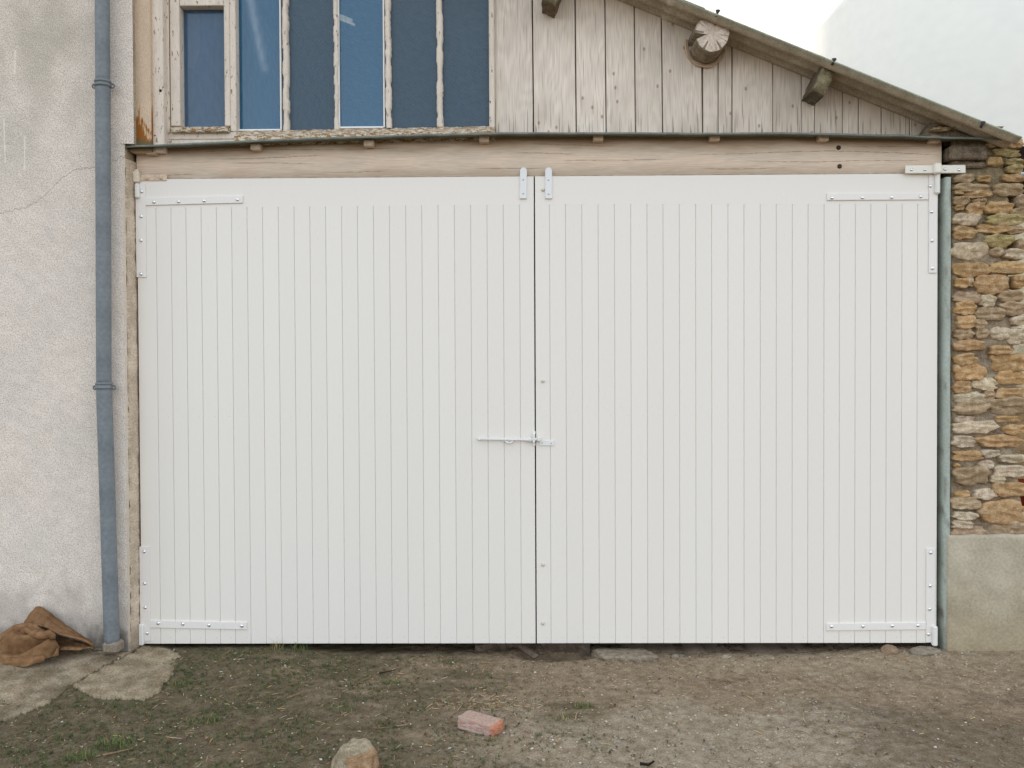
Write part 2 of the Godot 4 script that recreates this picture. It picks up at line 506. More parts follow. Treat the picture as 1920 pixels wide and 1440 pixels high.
func materials():
	var rough_bump := bump_tile(31, 0.055, 3)
	var fine_bump := bump_tile(41, 0.12, 3)
	mat("plain", 0.8)
	mat("stuff", 0.9, null, 1.0, null, 0.2, 0.2)
	mat("door_paint", 0.42, null, 1.0, bump_tile(51, 0.03, 4), 0.035, 0.45).uv1_scale = Vector3(3, 0.8, 3)
	mat("wood_paint", 0.6, tint_tile(61, 0.012, 0.07, Color(0.86, 0.84, 0.82), Color(1, 1, 1)), 0.5, fine_bump, 0.05)
	mat("metal", 0.28, null, 1.0, null, 0.2, 0.6).metallic = 1.0
	mat("zinc", 0.6, tint_tile(71, 0.010, 0.05, Color(0.72, 0.75, 0.76), Color(1, 1, 1)), 0.6, fine_bump, 0.03, 0.5).metallic = 0.0
	mat("pipe", 0.5, tint_tile(81, 0.008, 0.05, Color(0.82, 0.83, 0.84), Color(1, 1, 1), 0.0, 0.03), 0.7, fine_bump, 0.02, 0.4)
	mat("cement", 0.9, tint_tile(91, 0.010, 0.09, Color(0.74, 0.72, 0.69), Color(1, 1, 1), 0.10, 0.03), 0.7, fine_bump, 0.15, 0.3)
	mat("roofing", 0.9, tint_tile(101, 0.012, 0.09, Color(0.70, 0.68, 0.64), Color(1, 1, 1), 0.12), 0.6, fine_bump, 0.1, 0.3)
	mat("render", 0.93, tint_tile(96, 0.006, 0.08, Color(0.86, 0.85, 0.83), Color(1, 1, 1), 0.06), 0.9, fine_bump, 0.08, 0.25)
	mat("stone", 0.92, tint_tile(111, 0.014, 0.08, Color(0.72, 0.67, 0.62), Color(1, 1, 1), 0.15, 0.03), 0.30, rough_bump, 0.5, 0.25)
	mat("mortar", 0.95, tint_tile(121, 0.018, 0.10, Color(0.66, 0.62, 0.58), Color(1, 1, 1), 0.14, 0.05), 0.4, rough_bump, 0.5, 0.2)
	mat("soil", 0.97, tint_tile(131, 0.016, 0.10, Color(0.72, 0.68, 0.63), Color(1, 1, 1), 0.12, 0.015, 1024), 1.15, bump_tile(132, 0.05, 4, 1024), 0.65, 0.15)
	mat("slab", 0.93, tint_tile(141, 0.008, 0.08, Color(0.66, 0.62, 0.56), Color(1, 1, 1), 0.12, 0.04), 0.6, fine_bump, 0.25, 0.25)
	mat("brick", 0.9, tint_tile(151, 0.020, 0.09, Color(0.80, 0.76, 0.74), Color(1, 1, 1), 0.10, 0.06), 0.22, rough_bump, 0.3, 0.25)
	mat("grey_wood", 0.9, tint_tile(161, 0.012, 0.07, Color(0.55, 0.53, 0.50), Color(1, 1, 1), 0.1), 0.3, rough_bump, 0.4, 0.2)
	mat("burlap", 0.95, tint_tile(171, 0.015, 0.16, Color(0.72, 0.68, 0.64), Color(1, 1, 1)), 0.35, bump_tile(172, 0.2, 2), 0.25, 0.1)
	mat("silo_paint", 0.7, tint_tile(181, 0.006, 0.05, Color(0.965, 0.965, 0.965), Color(1, 1, 1)), 5.0)
	mat("leaf", 0.6, null, 1.0, null, 0.2, 0.3)
	M.leaf.backlight_enabled = true
	M.leaf.backlight = Color(0.25, 0.3, 0.1)
	laid("boards", surface_image(1400, 560, R_BOARDS, paint_board), R_BOARDS, 0.85, 0.12)
	laid("lintel", surface_image(2048, 160, R_LINTEL, paint_lintel), R_LINTEL, 0.8, 0.10)
	laid("wall", surface_image(560, 1500, R_WALL, paint_wall), R_WALL, 0.95, 0.8)
	laid("flaking", surface_image(512, 512, Rect2(0, 0, 0.6, 0.8), paint_flaking), Rect2(0, 0, 0.6, 0.8), 0.75, 0.15)
	laid("sill", surface_image(1024, 256, Rect2(0, 0, 0.9, 0.2), paint_sill), Rect2(0, 0, 0.9, 0.2), 0.9, 0.3)
	laid("moss", surface_image(160, 900, Rect2(-2.2, 2.7, 0.2, 1.2), paint_moss), Rect2(-2.2, 2.7, 0.2, 1.2), 0.85, 0.15)
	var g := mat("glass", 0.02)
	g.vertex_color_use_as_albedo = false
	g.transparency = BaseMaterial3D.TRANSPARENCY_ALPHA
	g.albedo_color = Color(0.0, 0.45, 0.62, 0.31)  # blue of the reflected sky painted into the pane's own colour
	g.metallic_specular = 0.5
	var dg := mat("dusty_sky_glass", 0.06)
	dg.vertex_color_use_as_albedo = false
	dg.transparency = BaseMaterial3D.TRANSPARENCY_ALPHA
	dg.albedo_color = Color(0.30, 0.45, 0.58, 0.36)  # grey dust film, with the sky's blue reflection mixed into its colour
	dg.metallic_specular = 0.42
	var p := mat("patterned_glass", 0.24)
	p.vertex_color_use_as_albedo = false
	p.transparency = BaseMaterial3D.TRANSPARENCY_ALPHA
	p.albedo_color = Color(0.30, 0.40, 0.47, 0.45)
	p.heightmap_enabled = true
	p.heightmap_texture = dimple_tile()
	p.heightmap_scale = 0.5
	p.uv1_scale = Vector3(1.0 / 0.19, 1.0 / 0.19, 1)

func dimple_tile() -> ImageTexture:
	var n := 128
	var d := PackedByteArray()
	d.resize(n * n)
	for y in n:
		for x in n:
			var a := TAU * 8.0 * x / n
			var b := TAU * 8.0 * y / n
			d[y * n + x] = int(127 + 60 * cos(a + b) * 0.5 + 60 * cos(a - b) * 0.5)
	return grey(d, n, n)

# ---------------------------------------------------------------- the setting and the buildings
func soil_color(x: float, z: float) -> Color:
	var n := na.get_noise_2d(x * 1.6 + 3.0, z * 1.9)
	var m := na.get_noise_2d(x * 4.0, z * 9.0 + 11.0) * 0.7 + nb.get_noise_2d(x * 23.0, z * 40.0) * 0.35
	n += 0.6 * na.get_noise_2d(x * 1.1 + 7.0, z * 6.0)
	var c := S(162, 144, 122)
	c = c.lerp(S(170, 154, 132), clampf(0.35 + n, 0, 1) * smoothstep(-0.6, 1.2, x))
	var humus := smoothstep(0.6, -1.3, x + n * 1.3 + 0.35 * (0.6 - z)) * 0.9
	c = c.lerp(S(116, 106, 86), clampf(humus + m * 0.5, 0, 0.95))
	c = c.lerp(S(122, 102, 82), clampf(m * 1.2 - 0.2, 0, 0.38) * smoothstep(-0.5, 0.6, x))
	c = c.lerp(S(180, 168, 148), 0.65 * smoothstep(0.62, 0.95, z + 0.25 * n) * smoothstep(-0.7, 0.4, x + 0.5 * m) * smoothstep(1.9, 1.2, x))
	c = c.lerp(S(112, 100, 84), 0.6 * smoothstep(0.55, 0.95, z + 0.25 * n) * smoothstep(1.0, 1.6, x + 0.4 * m))
	c = c.lerp(S(178, 162, 138), smoothstep(0.30, 0.05, absf(z - 0.14 - 0.1 * n)) * smoothstep(0.3, 1.2, x) * 0.7)
	return c

func build_ground():
	# one sheet: fine cells before the door, wider and wider ones out to the horizon
	var xs := []; var zs := []
	var v := -3.0
	while v <= 2.9001:
		xs.append(v); v += 0.02
	var w := 0.03
	while xs[-1] < 900.0:
		xs.append(xs[-1] + w); xs.push_front(xs[0] - w); w *= 1.35
	v = -0.36
	while v <= 1.9001:
		zs.append(v); v += 0.018
	w = 0.03
	while zs[-1] < 900.0:
		zs.append(zs[-1] + w); zs.push_front(zs[0] - w); w *= 1.35
	var nx := xs.size(); var nz := zs.size()
	var s := st0()
	for z in zs:
		for x in xs:
			var fine := na.get_noise_2d(x * 17.0, z * 17.0) * 0.0045 + nb.get_noise_2d(x * 48.0, z * 48.0) * 0.003
			s.set_color(soil_color(x, z))
			s.add_vertex(Vector3(x, ground_y(x, z) + fine, z))
	for j in nz - 1:
		for i in nx - 1:
			var a: int = j * nx + i
			for q in [a, a + 1, a + nx, a + 1, a + nx + 1, a + nx]: s.add_index(q)
	tag(put("ground", s, M.soil), "bare trodden earth of the yard with sparse grass", "", "", "structure")

func build_silo():
	var o := thing("silo", "tall white round silo rising behind the low right end of the roof", "silo", Vector3(7.9, 0, -8.2))
	var s := st0()
	var prof := [Vector2(3.62, 0.9), Vector2(3.62, 6.50), Vector2(3.605, 6.62), Vector2(3.56, 6.74), Vector2(3.48, 6.86), Vector2(3.36, 6.98), Vector2(3.18, 7.11), Vector2(2.9, 7.26), Vector2(2.0, 7.65), Vector2(0.0, 8.3)]
	lathe(s, prof, 72, S(238, 236, 228))
	put("shell", s, M.silo_paint, o)
	s = st0()
	lathe(s, [Vector2(3.75, -0.1), Vector2(3.75, 0.75), Vector2(3.62, 0.9)], 72, S(178, 150, 112))
	put("base", s, M.cement, o)

func filled(n: int, x: float) -> Array:
	var a := []
	for i in n: a.append(x)
	return a

func lathe(s: SurfaceTool, prof: Array, seg: int, col: Color, at := Vector3.ZERO):
	for i in prof.size() - 1:
		for k in seg:
			var a := TAU * k / seg; var b := TAU * (k + 1) / seg
			var p: Vector2 = prof[i]; var q: Vector2 = prof[i + 1]
			face(s, at + Vector3(p.x * cos(a), p.y, p.x * sin(a)), at + Vector3(q.x * cos(a), q.y, q.x * sin(a)), at + Vector3(q.x * cos(b), q.y, q.x * sin(b)), at + Vector3(p.x * cos(b), p.y, p.x * sin(b)), col)

func build_outbuilding():
	var o := thing("lean_to", "low lean-to behind the stone pillar with dark brown eave and cream wall", "shed", Vector3(2.9, 0, -1.2))
	var s := st0()
	slab(s, Vector3(0.06, 1.30, -2.0), Vector3(4.0, 2.64, 0.0), 0.01, S(232, 220, 188))
	put("wall", s, M.cement, o)
	s = st0()
	slab(s, Vector3(0.04, -0.2, -2.0), Vector3(4.0, 1.30, 0.02), 0.01, S(172, 146, 110))
	put("plinth", s, M.cement, o)
	s = st0()
	slab(s, Vector3(-0.1, 2.644, -2.1), Vector3(4.1, 3.02, 0.12), 0.01, S(58, 40, 36))
	put("eave_board", s, M.grey_wood, o)
	s = st0()
	tube(s, [Vector3(-0.1, 2.82, 0.2), Vector3(4.1, 2.80, 0.2)], [0.012, 0.012], 8, S(190, 198, 205))
	put("wire", s, M.plain, o)
	var d := thing("oil_drum", "rusty red drum half hidden behind the foot of the stone pillar", "drum", Vector3(3.08, -0.02, -0.55))
	s = st0()
	var prof := [Vector2(0.0, 0.0), Vector2(0.28, 0.0), Vector2(0.29, 0.03), Vector2(0.275, 0.05), Vector2(0.275, 0.28), Vector2(0.288, 0.30), Vector2(0.275, 0.32), Vector2(0.275, 0.56), Vector2(0.288, 0.58), Vector2(0.275, 0.60), Vector2(0.275, 0.84), Vector2(0.29, 0.86), Vector2(0.28, 0.87), Vector2(0.0, 0.86)]
	lathe(s, prof, 32, S(150, 62, 30))
	put("barrel", s, M.brick, d)

func build_house():
	var o := thing("house", "pinkish grey roughcast house wall with a hairline crack and damp foot, left of the garage", "house")
	var s := st0()
	var xr: float = -2.1907
	var xu: float = -2.141
	var cell := 0.025
	# the front in fine cells that carry the roughcast's unevenness; a step in its right edge above the zinc
	for band in [[-0.15, 2.775, xr], [2.775, 6.2, xu]]:
		var x0 := -3.3
		var x1: float = band[2]
		var y0: float = band[0]
		var y1: float = band[1]
		if y1 > 4.3: y1 = 4.3
		var f := func(u: float, v: float):
			var x := lerpf(x0, x1, u); var y := lerpf(y0, y1, v)
			var e := smoothstep(x1, x1 - 0.02, x)
			var z := 0.1 + e * (0.004 * nb.get_noise_2d(x * 26.0, y * 26.0) + 0.006 * na.get_noise_2d(x * 2.0, y * 2.0)) - (1.0 - e) * 0.006
			return [Vector3(x, y, z), Color.WHITE]
		grid(s, int((x1 - x0) / cell), int((y1 - y0) / cell), f)
	put("front", s, M.wall, o)
	s = st0()
	slab(s, Vector3(-9.0, -0.2, -7.0), Vector3(-3.302, 6.2, 0.098), 0.01, S(200, 188, 176))
	slab(s, Vector3(-3.302, 4.302, -7.0), Vector3(xu, 6.2, 0.098), 0.01, S(200, 188, 176))
	slab(s, Vector3(-3.300, -0.2, -7.0), Vector3(xr - 0.006, 4.302, 0.070), 0.004, S(196, 180, 156))
	slab(s, Vector3(xr - 0.004, 2.776, -7.0), Vector3(xu - 0.004, 4.302, 0.070), 0.004, S(196, 180, 156))
	put("wall_core", s, M.cement, o)
	# the reveal beside the door: an ochre washed, slightly ragged jamb
	s = st0()
	var g := func(u: float, v: float):
		var y := lerpf(-0.05, 2.70, v)
		var z := lerpf(0.094, -0.05, u)
		var n := 0.006 * nb.get_noise_2d(y * 14.0, z * 14.0)
		return [Vector3(xr + 0.006 * (1.0 - pow(absf(u * 2.0 - 1.0), 2.0)) + n + u * (XL - 0.012 - xr), y, z), S(232, 214, 192).lerp(S(150, 136, 118), smoothstep(0.25, 0.0, y) * 0.8 + 0.25 * clampf(na.get_noise_2d(y * 5.0, z * 9.0), 0, 1)), Vector2(z, y)]
	grid(s, 6, 90, g)
	put("jamb", s, M.cement, o)
	s = st0()
	slab(s, Vector3(-9.3, 6.21, -7.3), Vector3(-1.9, 6.33, 0.45), 0.02, S(120, 90, 76))
	put("roof", s, M.roofing, o)

const XL := -2.17
const XR := 2.18
const DOOR_FOOT := 0.06
const DOOR_HEAD := 2.608
const SLOPE := -0.411

# height of the line where the boards meet the roof
func roof_y(x: float) -> float:
	return 2.851 + SLOPE * (x - 2.2)

func build_shed():
	var o := thing("shed", "old timber gable shed with whitewashed boards, upper window and corrugated roof", "shed")
	var s := st0()
	# lintel: a long beam that bows a little upwards
	var lx0: float = -2.1761
	var lx1: float = 2.2055
	var f := func(u: float, v: float):
		var x := lerpf(lx0, lx1, u)
		var bow := 0.022 * (1.0 - pow(x / 2.25, 2.0))
		var lo := 2.612 + 0.35 * bow * 0.0
		var pr := [Vector2(flash_y(x) + 0.003, -0.2), Vector2(flash_y(x) + 0.003, -0.015), lip(lo + 0.004, -0.0145), lip(lo, -0.02), lip(lo, -0.2)]
		return [Vector3(x, pr[int(v * 4.0 + 0.5)].x + (0.003 * nb.get_noise_2d(x * 30.0, 2.0) if v > 0.4 else 0.0), pr[int(v * 4.0 + 0.5)].y), Color.WHITE]
	grid(s, 300, 4, f, true)
	slab(s, Vector3(lx1 - 0.005, 2.615, -0.2), Vector3(lx1 + 0.004, 2.78, -0.02), 0.002, Color(0.5, 0.4, 0.3))
	var beam := put("lintel", s, M.lintel, o)
	for p in [Vector3(1.6499, 2.754, -0.0148), Vector3(1.6558, 2.6531, -0.0148)]:
		s = st0()
		tube(s, [p + Vector3(0, 0, -0.01), p + Vector3(0, 0, 0.003)], [0.0135, 0.0125], 14, S(70, 54, 44))
		put("bolt_head", s, M.plain, beam)
	for p in [Vector3(-2.0785, 2.749, 0), Vector3(-1.5091, 2.7679, 0), Vector3(-0.8948, 2.7836, 0), Vector3(-0.2707, 2.802, 0), Vector3(0.3456, 2.8032, 0), Vector3(0.9716, 2.7985, 0), Vector3(1.5555, 2.7941, 0), Vector3(2.1523, 2.781, 0)]:
		s = st0()
		box(s, p + Vector3(0, 0.004, 0.0), Vector3(0.054, 0.036, 0.07), 0.004, S(206, 186, 164), Transform3D(Basis(Vector3(0, 0, 1), 0.0), Vector3.ZERO))
		put("wooden_peg", s, M.wood_paint, o)
	zinc_strip(o)
	build_boards(o)
	build_window(o)
	build_roof(o)
	build_purlins(o)
	# hinge straps on the lintel
	s = st0()
	box(s, Vector3(-2.0771, 2.6142, 0), Vector3(0.148, 0.036, 0.010), 0.003, S(226, 204, 180), Transform3D.IDENTITY)
	var br := put("hinge_bracket", s, M.wood_paint, o)
	s = st0()
	box(s, Vector3(-2.1654, 2.6166, 0.012), Vector3(0.034, 0.062, 0.034), 0.006, S(236, 224, 204))
	tube(s, [Vector3(-2.1636, 2.6455, 0.012), Vector3(-2.1635, 2.657, 0.012)], [0.014, 0.010], 12, S(236, 216, 190))
	put("knuckle", s, M.wood_paint, br)
	for p in [Vector3(-2.1067, 2.6117, 0.006), Vector3(-2.0352, 2.614, 0.006)]:
		s = st0()
		box(s, p, Vector3(0.018, 0.018, 0.016), 0.003, S(222, 200, 174), Transform3D.IDENTITY)
		put("bolt", s, M.wood_paint, br)
	s = st0()
	box(s, Vector3(2.1555, 2.6254, 0.022), Vector3(0.322, 0.044, 0.010), 0.003, S(232, 226, 212))
	br = put("hinge_bracket", s, M.door_paint, o)
	s = st0()
	box(s, Vector3(2.1603, 2.6272, 0.033), Vector3(0.040, 0.056, 0.034), 0.007, S(234, 228, 214))
	put("knuckle", s, M.door_paint, br)
	for p in [Vector3(2.0259, 2.6235, 0.028), Vector3(2.0971, 2.623, 0.028), Vector3(2.2054, 2.6237, 0.028), Vector3(2.2795, 2.6203, 0.028)]:
		bolt(br, p, 0.0085)
	# footing under the door, broken away at the hollow
	s = st0()
	for e in [[-2.22, -0.30, -0.05], [0.34, 2.21, -0.015]]:
		var ft := func(u: float, v: float):
			var x: float = lerpf(e[0], e[1], u)
			var n := na.get_noise_2d(x * 6.0, 3.0) * 0.012 + nb.get_noise_2d(x * 30.0, v * 4.0) * 0.004
			var pr := [Vector2(-0.15, -0.03), Vector2(e[2] - 0.01, -0.035), Vector2(e[2] + 0.012, -0.055), Vector2(e[2] + 0.014, -0.40)]
			var k := int(v * 3.0 + 0.5)
			return [Vector3(x, pr[k].x + n - 0.05 * smoothstep(0.10, 0.0, minf(absf(x + 0.30), absf(x - 0.34))), pr[k].y + n), S(142, 126, 112)]
		grid(s, 120, 3, ft)
	put("footing", s, M.cement, o)
	s = st0()
	for e in [[-0.34, 0.30]]:
		var ft2 := func(u: float, v: float):
			var x: float = lerpf(e[0], e[1], u)
			var n := na.get_noise_2d(x * 9.0, v * 3.0) * 0.02 + nb.get_noise_2d(x * 40.0, v * 9.0) * 0.008
			return [Vector3(x, lerpf(-0.2, 0.03, v), -0.075 - 0.05 * sin(PI * u) + n * 1.5), S(126, 114, 102)]
		grid(s, 60, 14, ft2)
	put("broken_footing", s, M.mortar, o)
	# walls and floor that close the inside
	s = st0()
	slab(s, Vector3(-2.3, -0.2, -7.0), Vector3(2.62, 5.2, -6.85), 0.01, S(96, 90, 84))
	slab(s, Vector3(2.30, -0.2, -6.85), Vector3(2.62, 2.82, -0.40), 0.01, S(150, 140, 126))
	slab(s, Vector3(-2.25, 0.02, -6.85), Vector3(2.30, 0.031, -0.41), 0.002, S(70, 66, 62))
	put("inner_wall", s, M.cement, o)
	# things seen dimly behind the glass: a board propped up inside
	s = st0()
	prism(s, PackedVector2Array([Vector2(-2.0087, 3.9075), Vector2(-1.9588, 3.907), Vector2(-1.9451, 3.425), Vector2(-1.9837, 3.3263), Vector2(-2.0149, 3.3266)]), -0.37, -0.35, 0.003, S(196, 164, 150))
	put("propped_board", s, M.wood_paint, o)

func lip(y: float, z: float) -> Vector2:
	return Vector2(y, z)

func bolt(parent: Node3D, p: Vector3, r := 0.0095):
	var s := st0()
	var dome := []
	var rad := []
	for k in 6:
		var a := PI * 0.5 * k / 5.0
		dome.append(p + Vector3(0, 0, sin(a) * r * 0.75)); rad.append(maxf(cos(a), 0.02) * r)
	tube(s, dome, rad, 14, Color(0.80, 0.82, 0.84))
	put("bolt", s, M.metal, parent)

# folded zinc strip laid over the lintel; its lip wavers with the years
var flash_line := [Vector2(-2.1863, 2.769), Vector2(-1.9192, 2.7769), Vector2(-1.661, 2.7864), Vector2(-1.3745, 2.797), Vector2(-1.1457, 2.8038), Vector2(-0.86, 2.8102), Vector2(-0.6317, 2.8169), Vector2(-0.4037, 2.8195), Vector2(-0.176, 2.8234), Vector2(0.1368, 2.821), Vector2(0.5057, 2.8188), Vector2(0.9589, 2.8125), Vector2(1.1852, 2.8136), Vector2(1.5241, 2.8082), Vector2(1.8061, 2.7985), Vector2(1.9751, 2.7944), Vector2(2.144, 2.7846), Vector2(2.3409, 2.7789), Vector2(2.5573, 2.7702)]

func flash_y(x: float) -> float:
	var px := flash_line
	var k := 0
	while k < px.size() - 2 and x > px[k + 1].x: k += 1
	return px[k].cubic_interpolate(px[k + 1], px[maxi(k - 1, 0)], px[mini(k + 2, px.size() - 1)], (x - px[k].x) / (px[k + 1].x - px[k].x)).y

func zinc_strip(o):
	var s := st0()
	var n := 260
	var f := func(u: float, v: float):
		var x := lerpf(flash_line[0].x, flash_line[-1].x, u)
		var y := flash_y(x)
		y += 0.0012 * nb.get_noise_2d(x * 9.0, 4.0)
		var w := 0.002 * nb.get_noise_2d(x * 6.0, 9.0)
		var pr := [Vector2(y + 0.03, -0.075), Vector2(y + 0.028, -0.06), Vector2(y + 0.004, 0.074), Vector2(y, 0.084 + w), Vector2(y - 0.004, 0.087 + w), Vector2(y - 0.010, 0.086 + w), Vector2(y - 0.011, 0.081 + w), Vector2(y - 0.003, 0.074), Vector2(y + 0.002, -0.016)]
		var q: Vector2 = pr[int(v * 8.0 + 0.5)]
		return [Vector3(x, q.x, q.y), S(126, 128, 116)]
	grid(s, n, 8, f, true)
	put("zinc_flashing", s, M.zinc, o)

func build_boards(o):
	var s := st0()
	for k in board_cuts.size() - 1:
		s = st0()
		var gap: float = [0.0045, 0.004, 0.0035, 0.0035, 0.004, 0.004, 0.0025, 0.003, 0.0025, 0.0015, 0.0015, 0.002, 0.003, 0.0035, 0.0015, 0.003, 0.0015, 0.002][k]
		var x0: float = board_cuts[k] + 0.002
		var x1: float = board_cuts[k + 1] - gap
		var lean := 0.006 if k < 6 else 0.0
		var zf := -0.06 + rng.randf_range(-0.004, 0.004)
		prism(s, PackedVector2Array([Vector2(x0, 2.74), Vector2(x1, 2.74), Vector2(x1 - lean, roof_y(x1) + 0.03), Vector2(x0 - lean, roof_y(x0) + 0.03)]), zf - 0.024, zf, 0.003, Color.WHITE)
		put("board", s, M.boards, o)
	# the boards go on above the window
	var x := -2.12
	while x < board_cuts[0] - 0.1:
		s = st0()
		var x1 := minf(x + 0.21, board_cuts[0])
		prism(s, PackedVector2Array([Vector2(x + 0.002, 3.93), Vector2(x1 - 0.003, 3.93), Vector2(x1 - 0.003, roof_y(x1) + 0.03), Vector2(x + 0.002, roof_y(x) + 0.03)]), -0.085, -0.06, 0.003, Color.WHITE)
		put("board", s, M.boards, o)
		x += 0.21
	# rail behind the boards, and the dark lining that stops the light
	s = st0()
	slab(s, Vector3(-0.09, 2.9, -0.20), Vector3(2.42, 2.62, -0.10), 0.01, S(70, 60, 50))
	put("tie_beam", s, M.grey_wood, o)
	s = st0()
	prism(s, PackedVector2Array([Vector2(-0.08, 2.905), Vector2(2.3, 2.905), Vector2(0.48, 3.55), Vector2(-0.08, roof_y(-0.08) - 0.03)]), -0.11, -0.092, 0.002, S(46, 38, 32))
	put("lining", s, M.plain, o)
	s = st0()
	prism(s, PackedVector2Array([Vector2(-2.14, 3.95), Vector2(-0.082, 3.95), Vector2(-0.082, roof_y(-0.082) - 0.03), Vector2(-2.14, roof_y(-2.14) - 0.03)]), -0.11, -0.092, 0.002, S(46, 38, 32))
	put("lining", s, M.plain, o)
	# casing boards left of the window
	s = st0()
	slab(s, Vector3(-2.185, 2.745, -0.1), Vector3(-2.0635, 3.93, 0.056), 0.003, Color.WHITE)
	put("casing_board", s, M.moss, o)
	s = st0()
	slab(s, Vector3(-2.0746, 2.745, -0.1), Vector3(-2.005, 3.93, 0.03), 0.004, Color.WHITE, Vector2(0.3, 0.1))
	put("casing_post", s, M.flaking, o)
	for q in [[Vector3(-2.0212, 3.0774, 0.031), 0.0075, S(24, 20, 18)], [Vector3(-2.0544, 2.8362, 0.031), 0.004, S(90, 60, 40)]]:
		s = st0()
		tube(s, [q[0] + Vector3(0, 0, -0.004), q[0] + Vector3(0, 0, 0.0006)], [q[1], q[1]], 12, q[2])
		put("bolt_hole", s, M.plain, o)

func bar(parent, called, x0, x1, y0, y1, z0, z1, m, b := 0.003, uvo := Vector2.ZERO, col := Color.WHITE):
	var s := st0()
	slab(s, Vector3(x0, y0, z0), Vector3(x1, y1, z1), b, col, uvo)
	return put(called, s, m, parent)

# a glazing bar whose paint and putty have broken away in places along both edges
func ragged_bar(parent, x0: float, x1: float, y0: float, y1: float, sd: float):
	var s := st0()
	var f := func(u: float, v: float):
		var y := lerpf(y0, y1, v)
		var l := x0 + 0.0045 * smoothstep(0.12, 0.34, nb.get_noise_2d(y * 8.0, sd)) + 0.0015 * nb.get_noise_2d(y * 40.0, sd)
		var r := x1 - 0.0045 * smoothstep(0.12, 0.34, nb.get_noise_2d(y * 8.0 + 30.0, sd)) - 0.0015 * nb.get_noise_2d(y * 40.0, sd + 9.0)
		var pr := [Vector2(l, -0.10), Vector2(l, -0.060), Vector2(l + 0.006, -0.0515), Vector2(r - 0.006, -0.0515), Vector2(r, -0.060), Vector2(r, -0.10)]
		var q: Vector2 = pr[int(u * 5.0 + 0.5)]
		return [Vector3(q.x, y, q.y), Color.WHITE, Vector2(q.x + sd * 0.37, y + sd * 0.21)]
	grid(s, 5, 140, f)
	put("glazing_bar", s, M.flaking, parent)
	bar(parent, "bar_core", x0 + 0.007, x1 - 0.007, y0, y1, -0.099, -0.062, M.plain, 0.002, Vector2.ZERO, S(110, 86, 62))

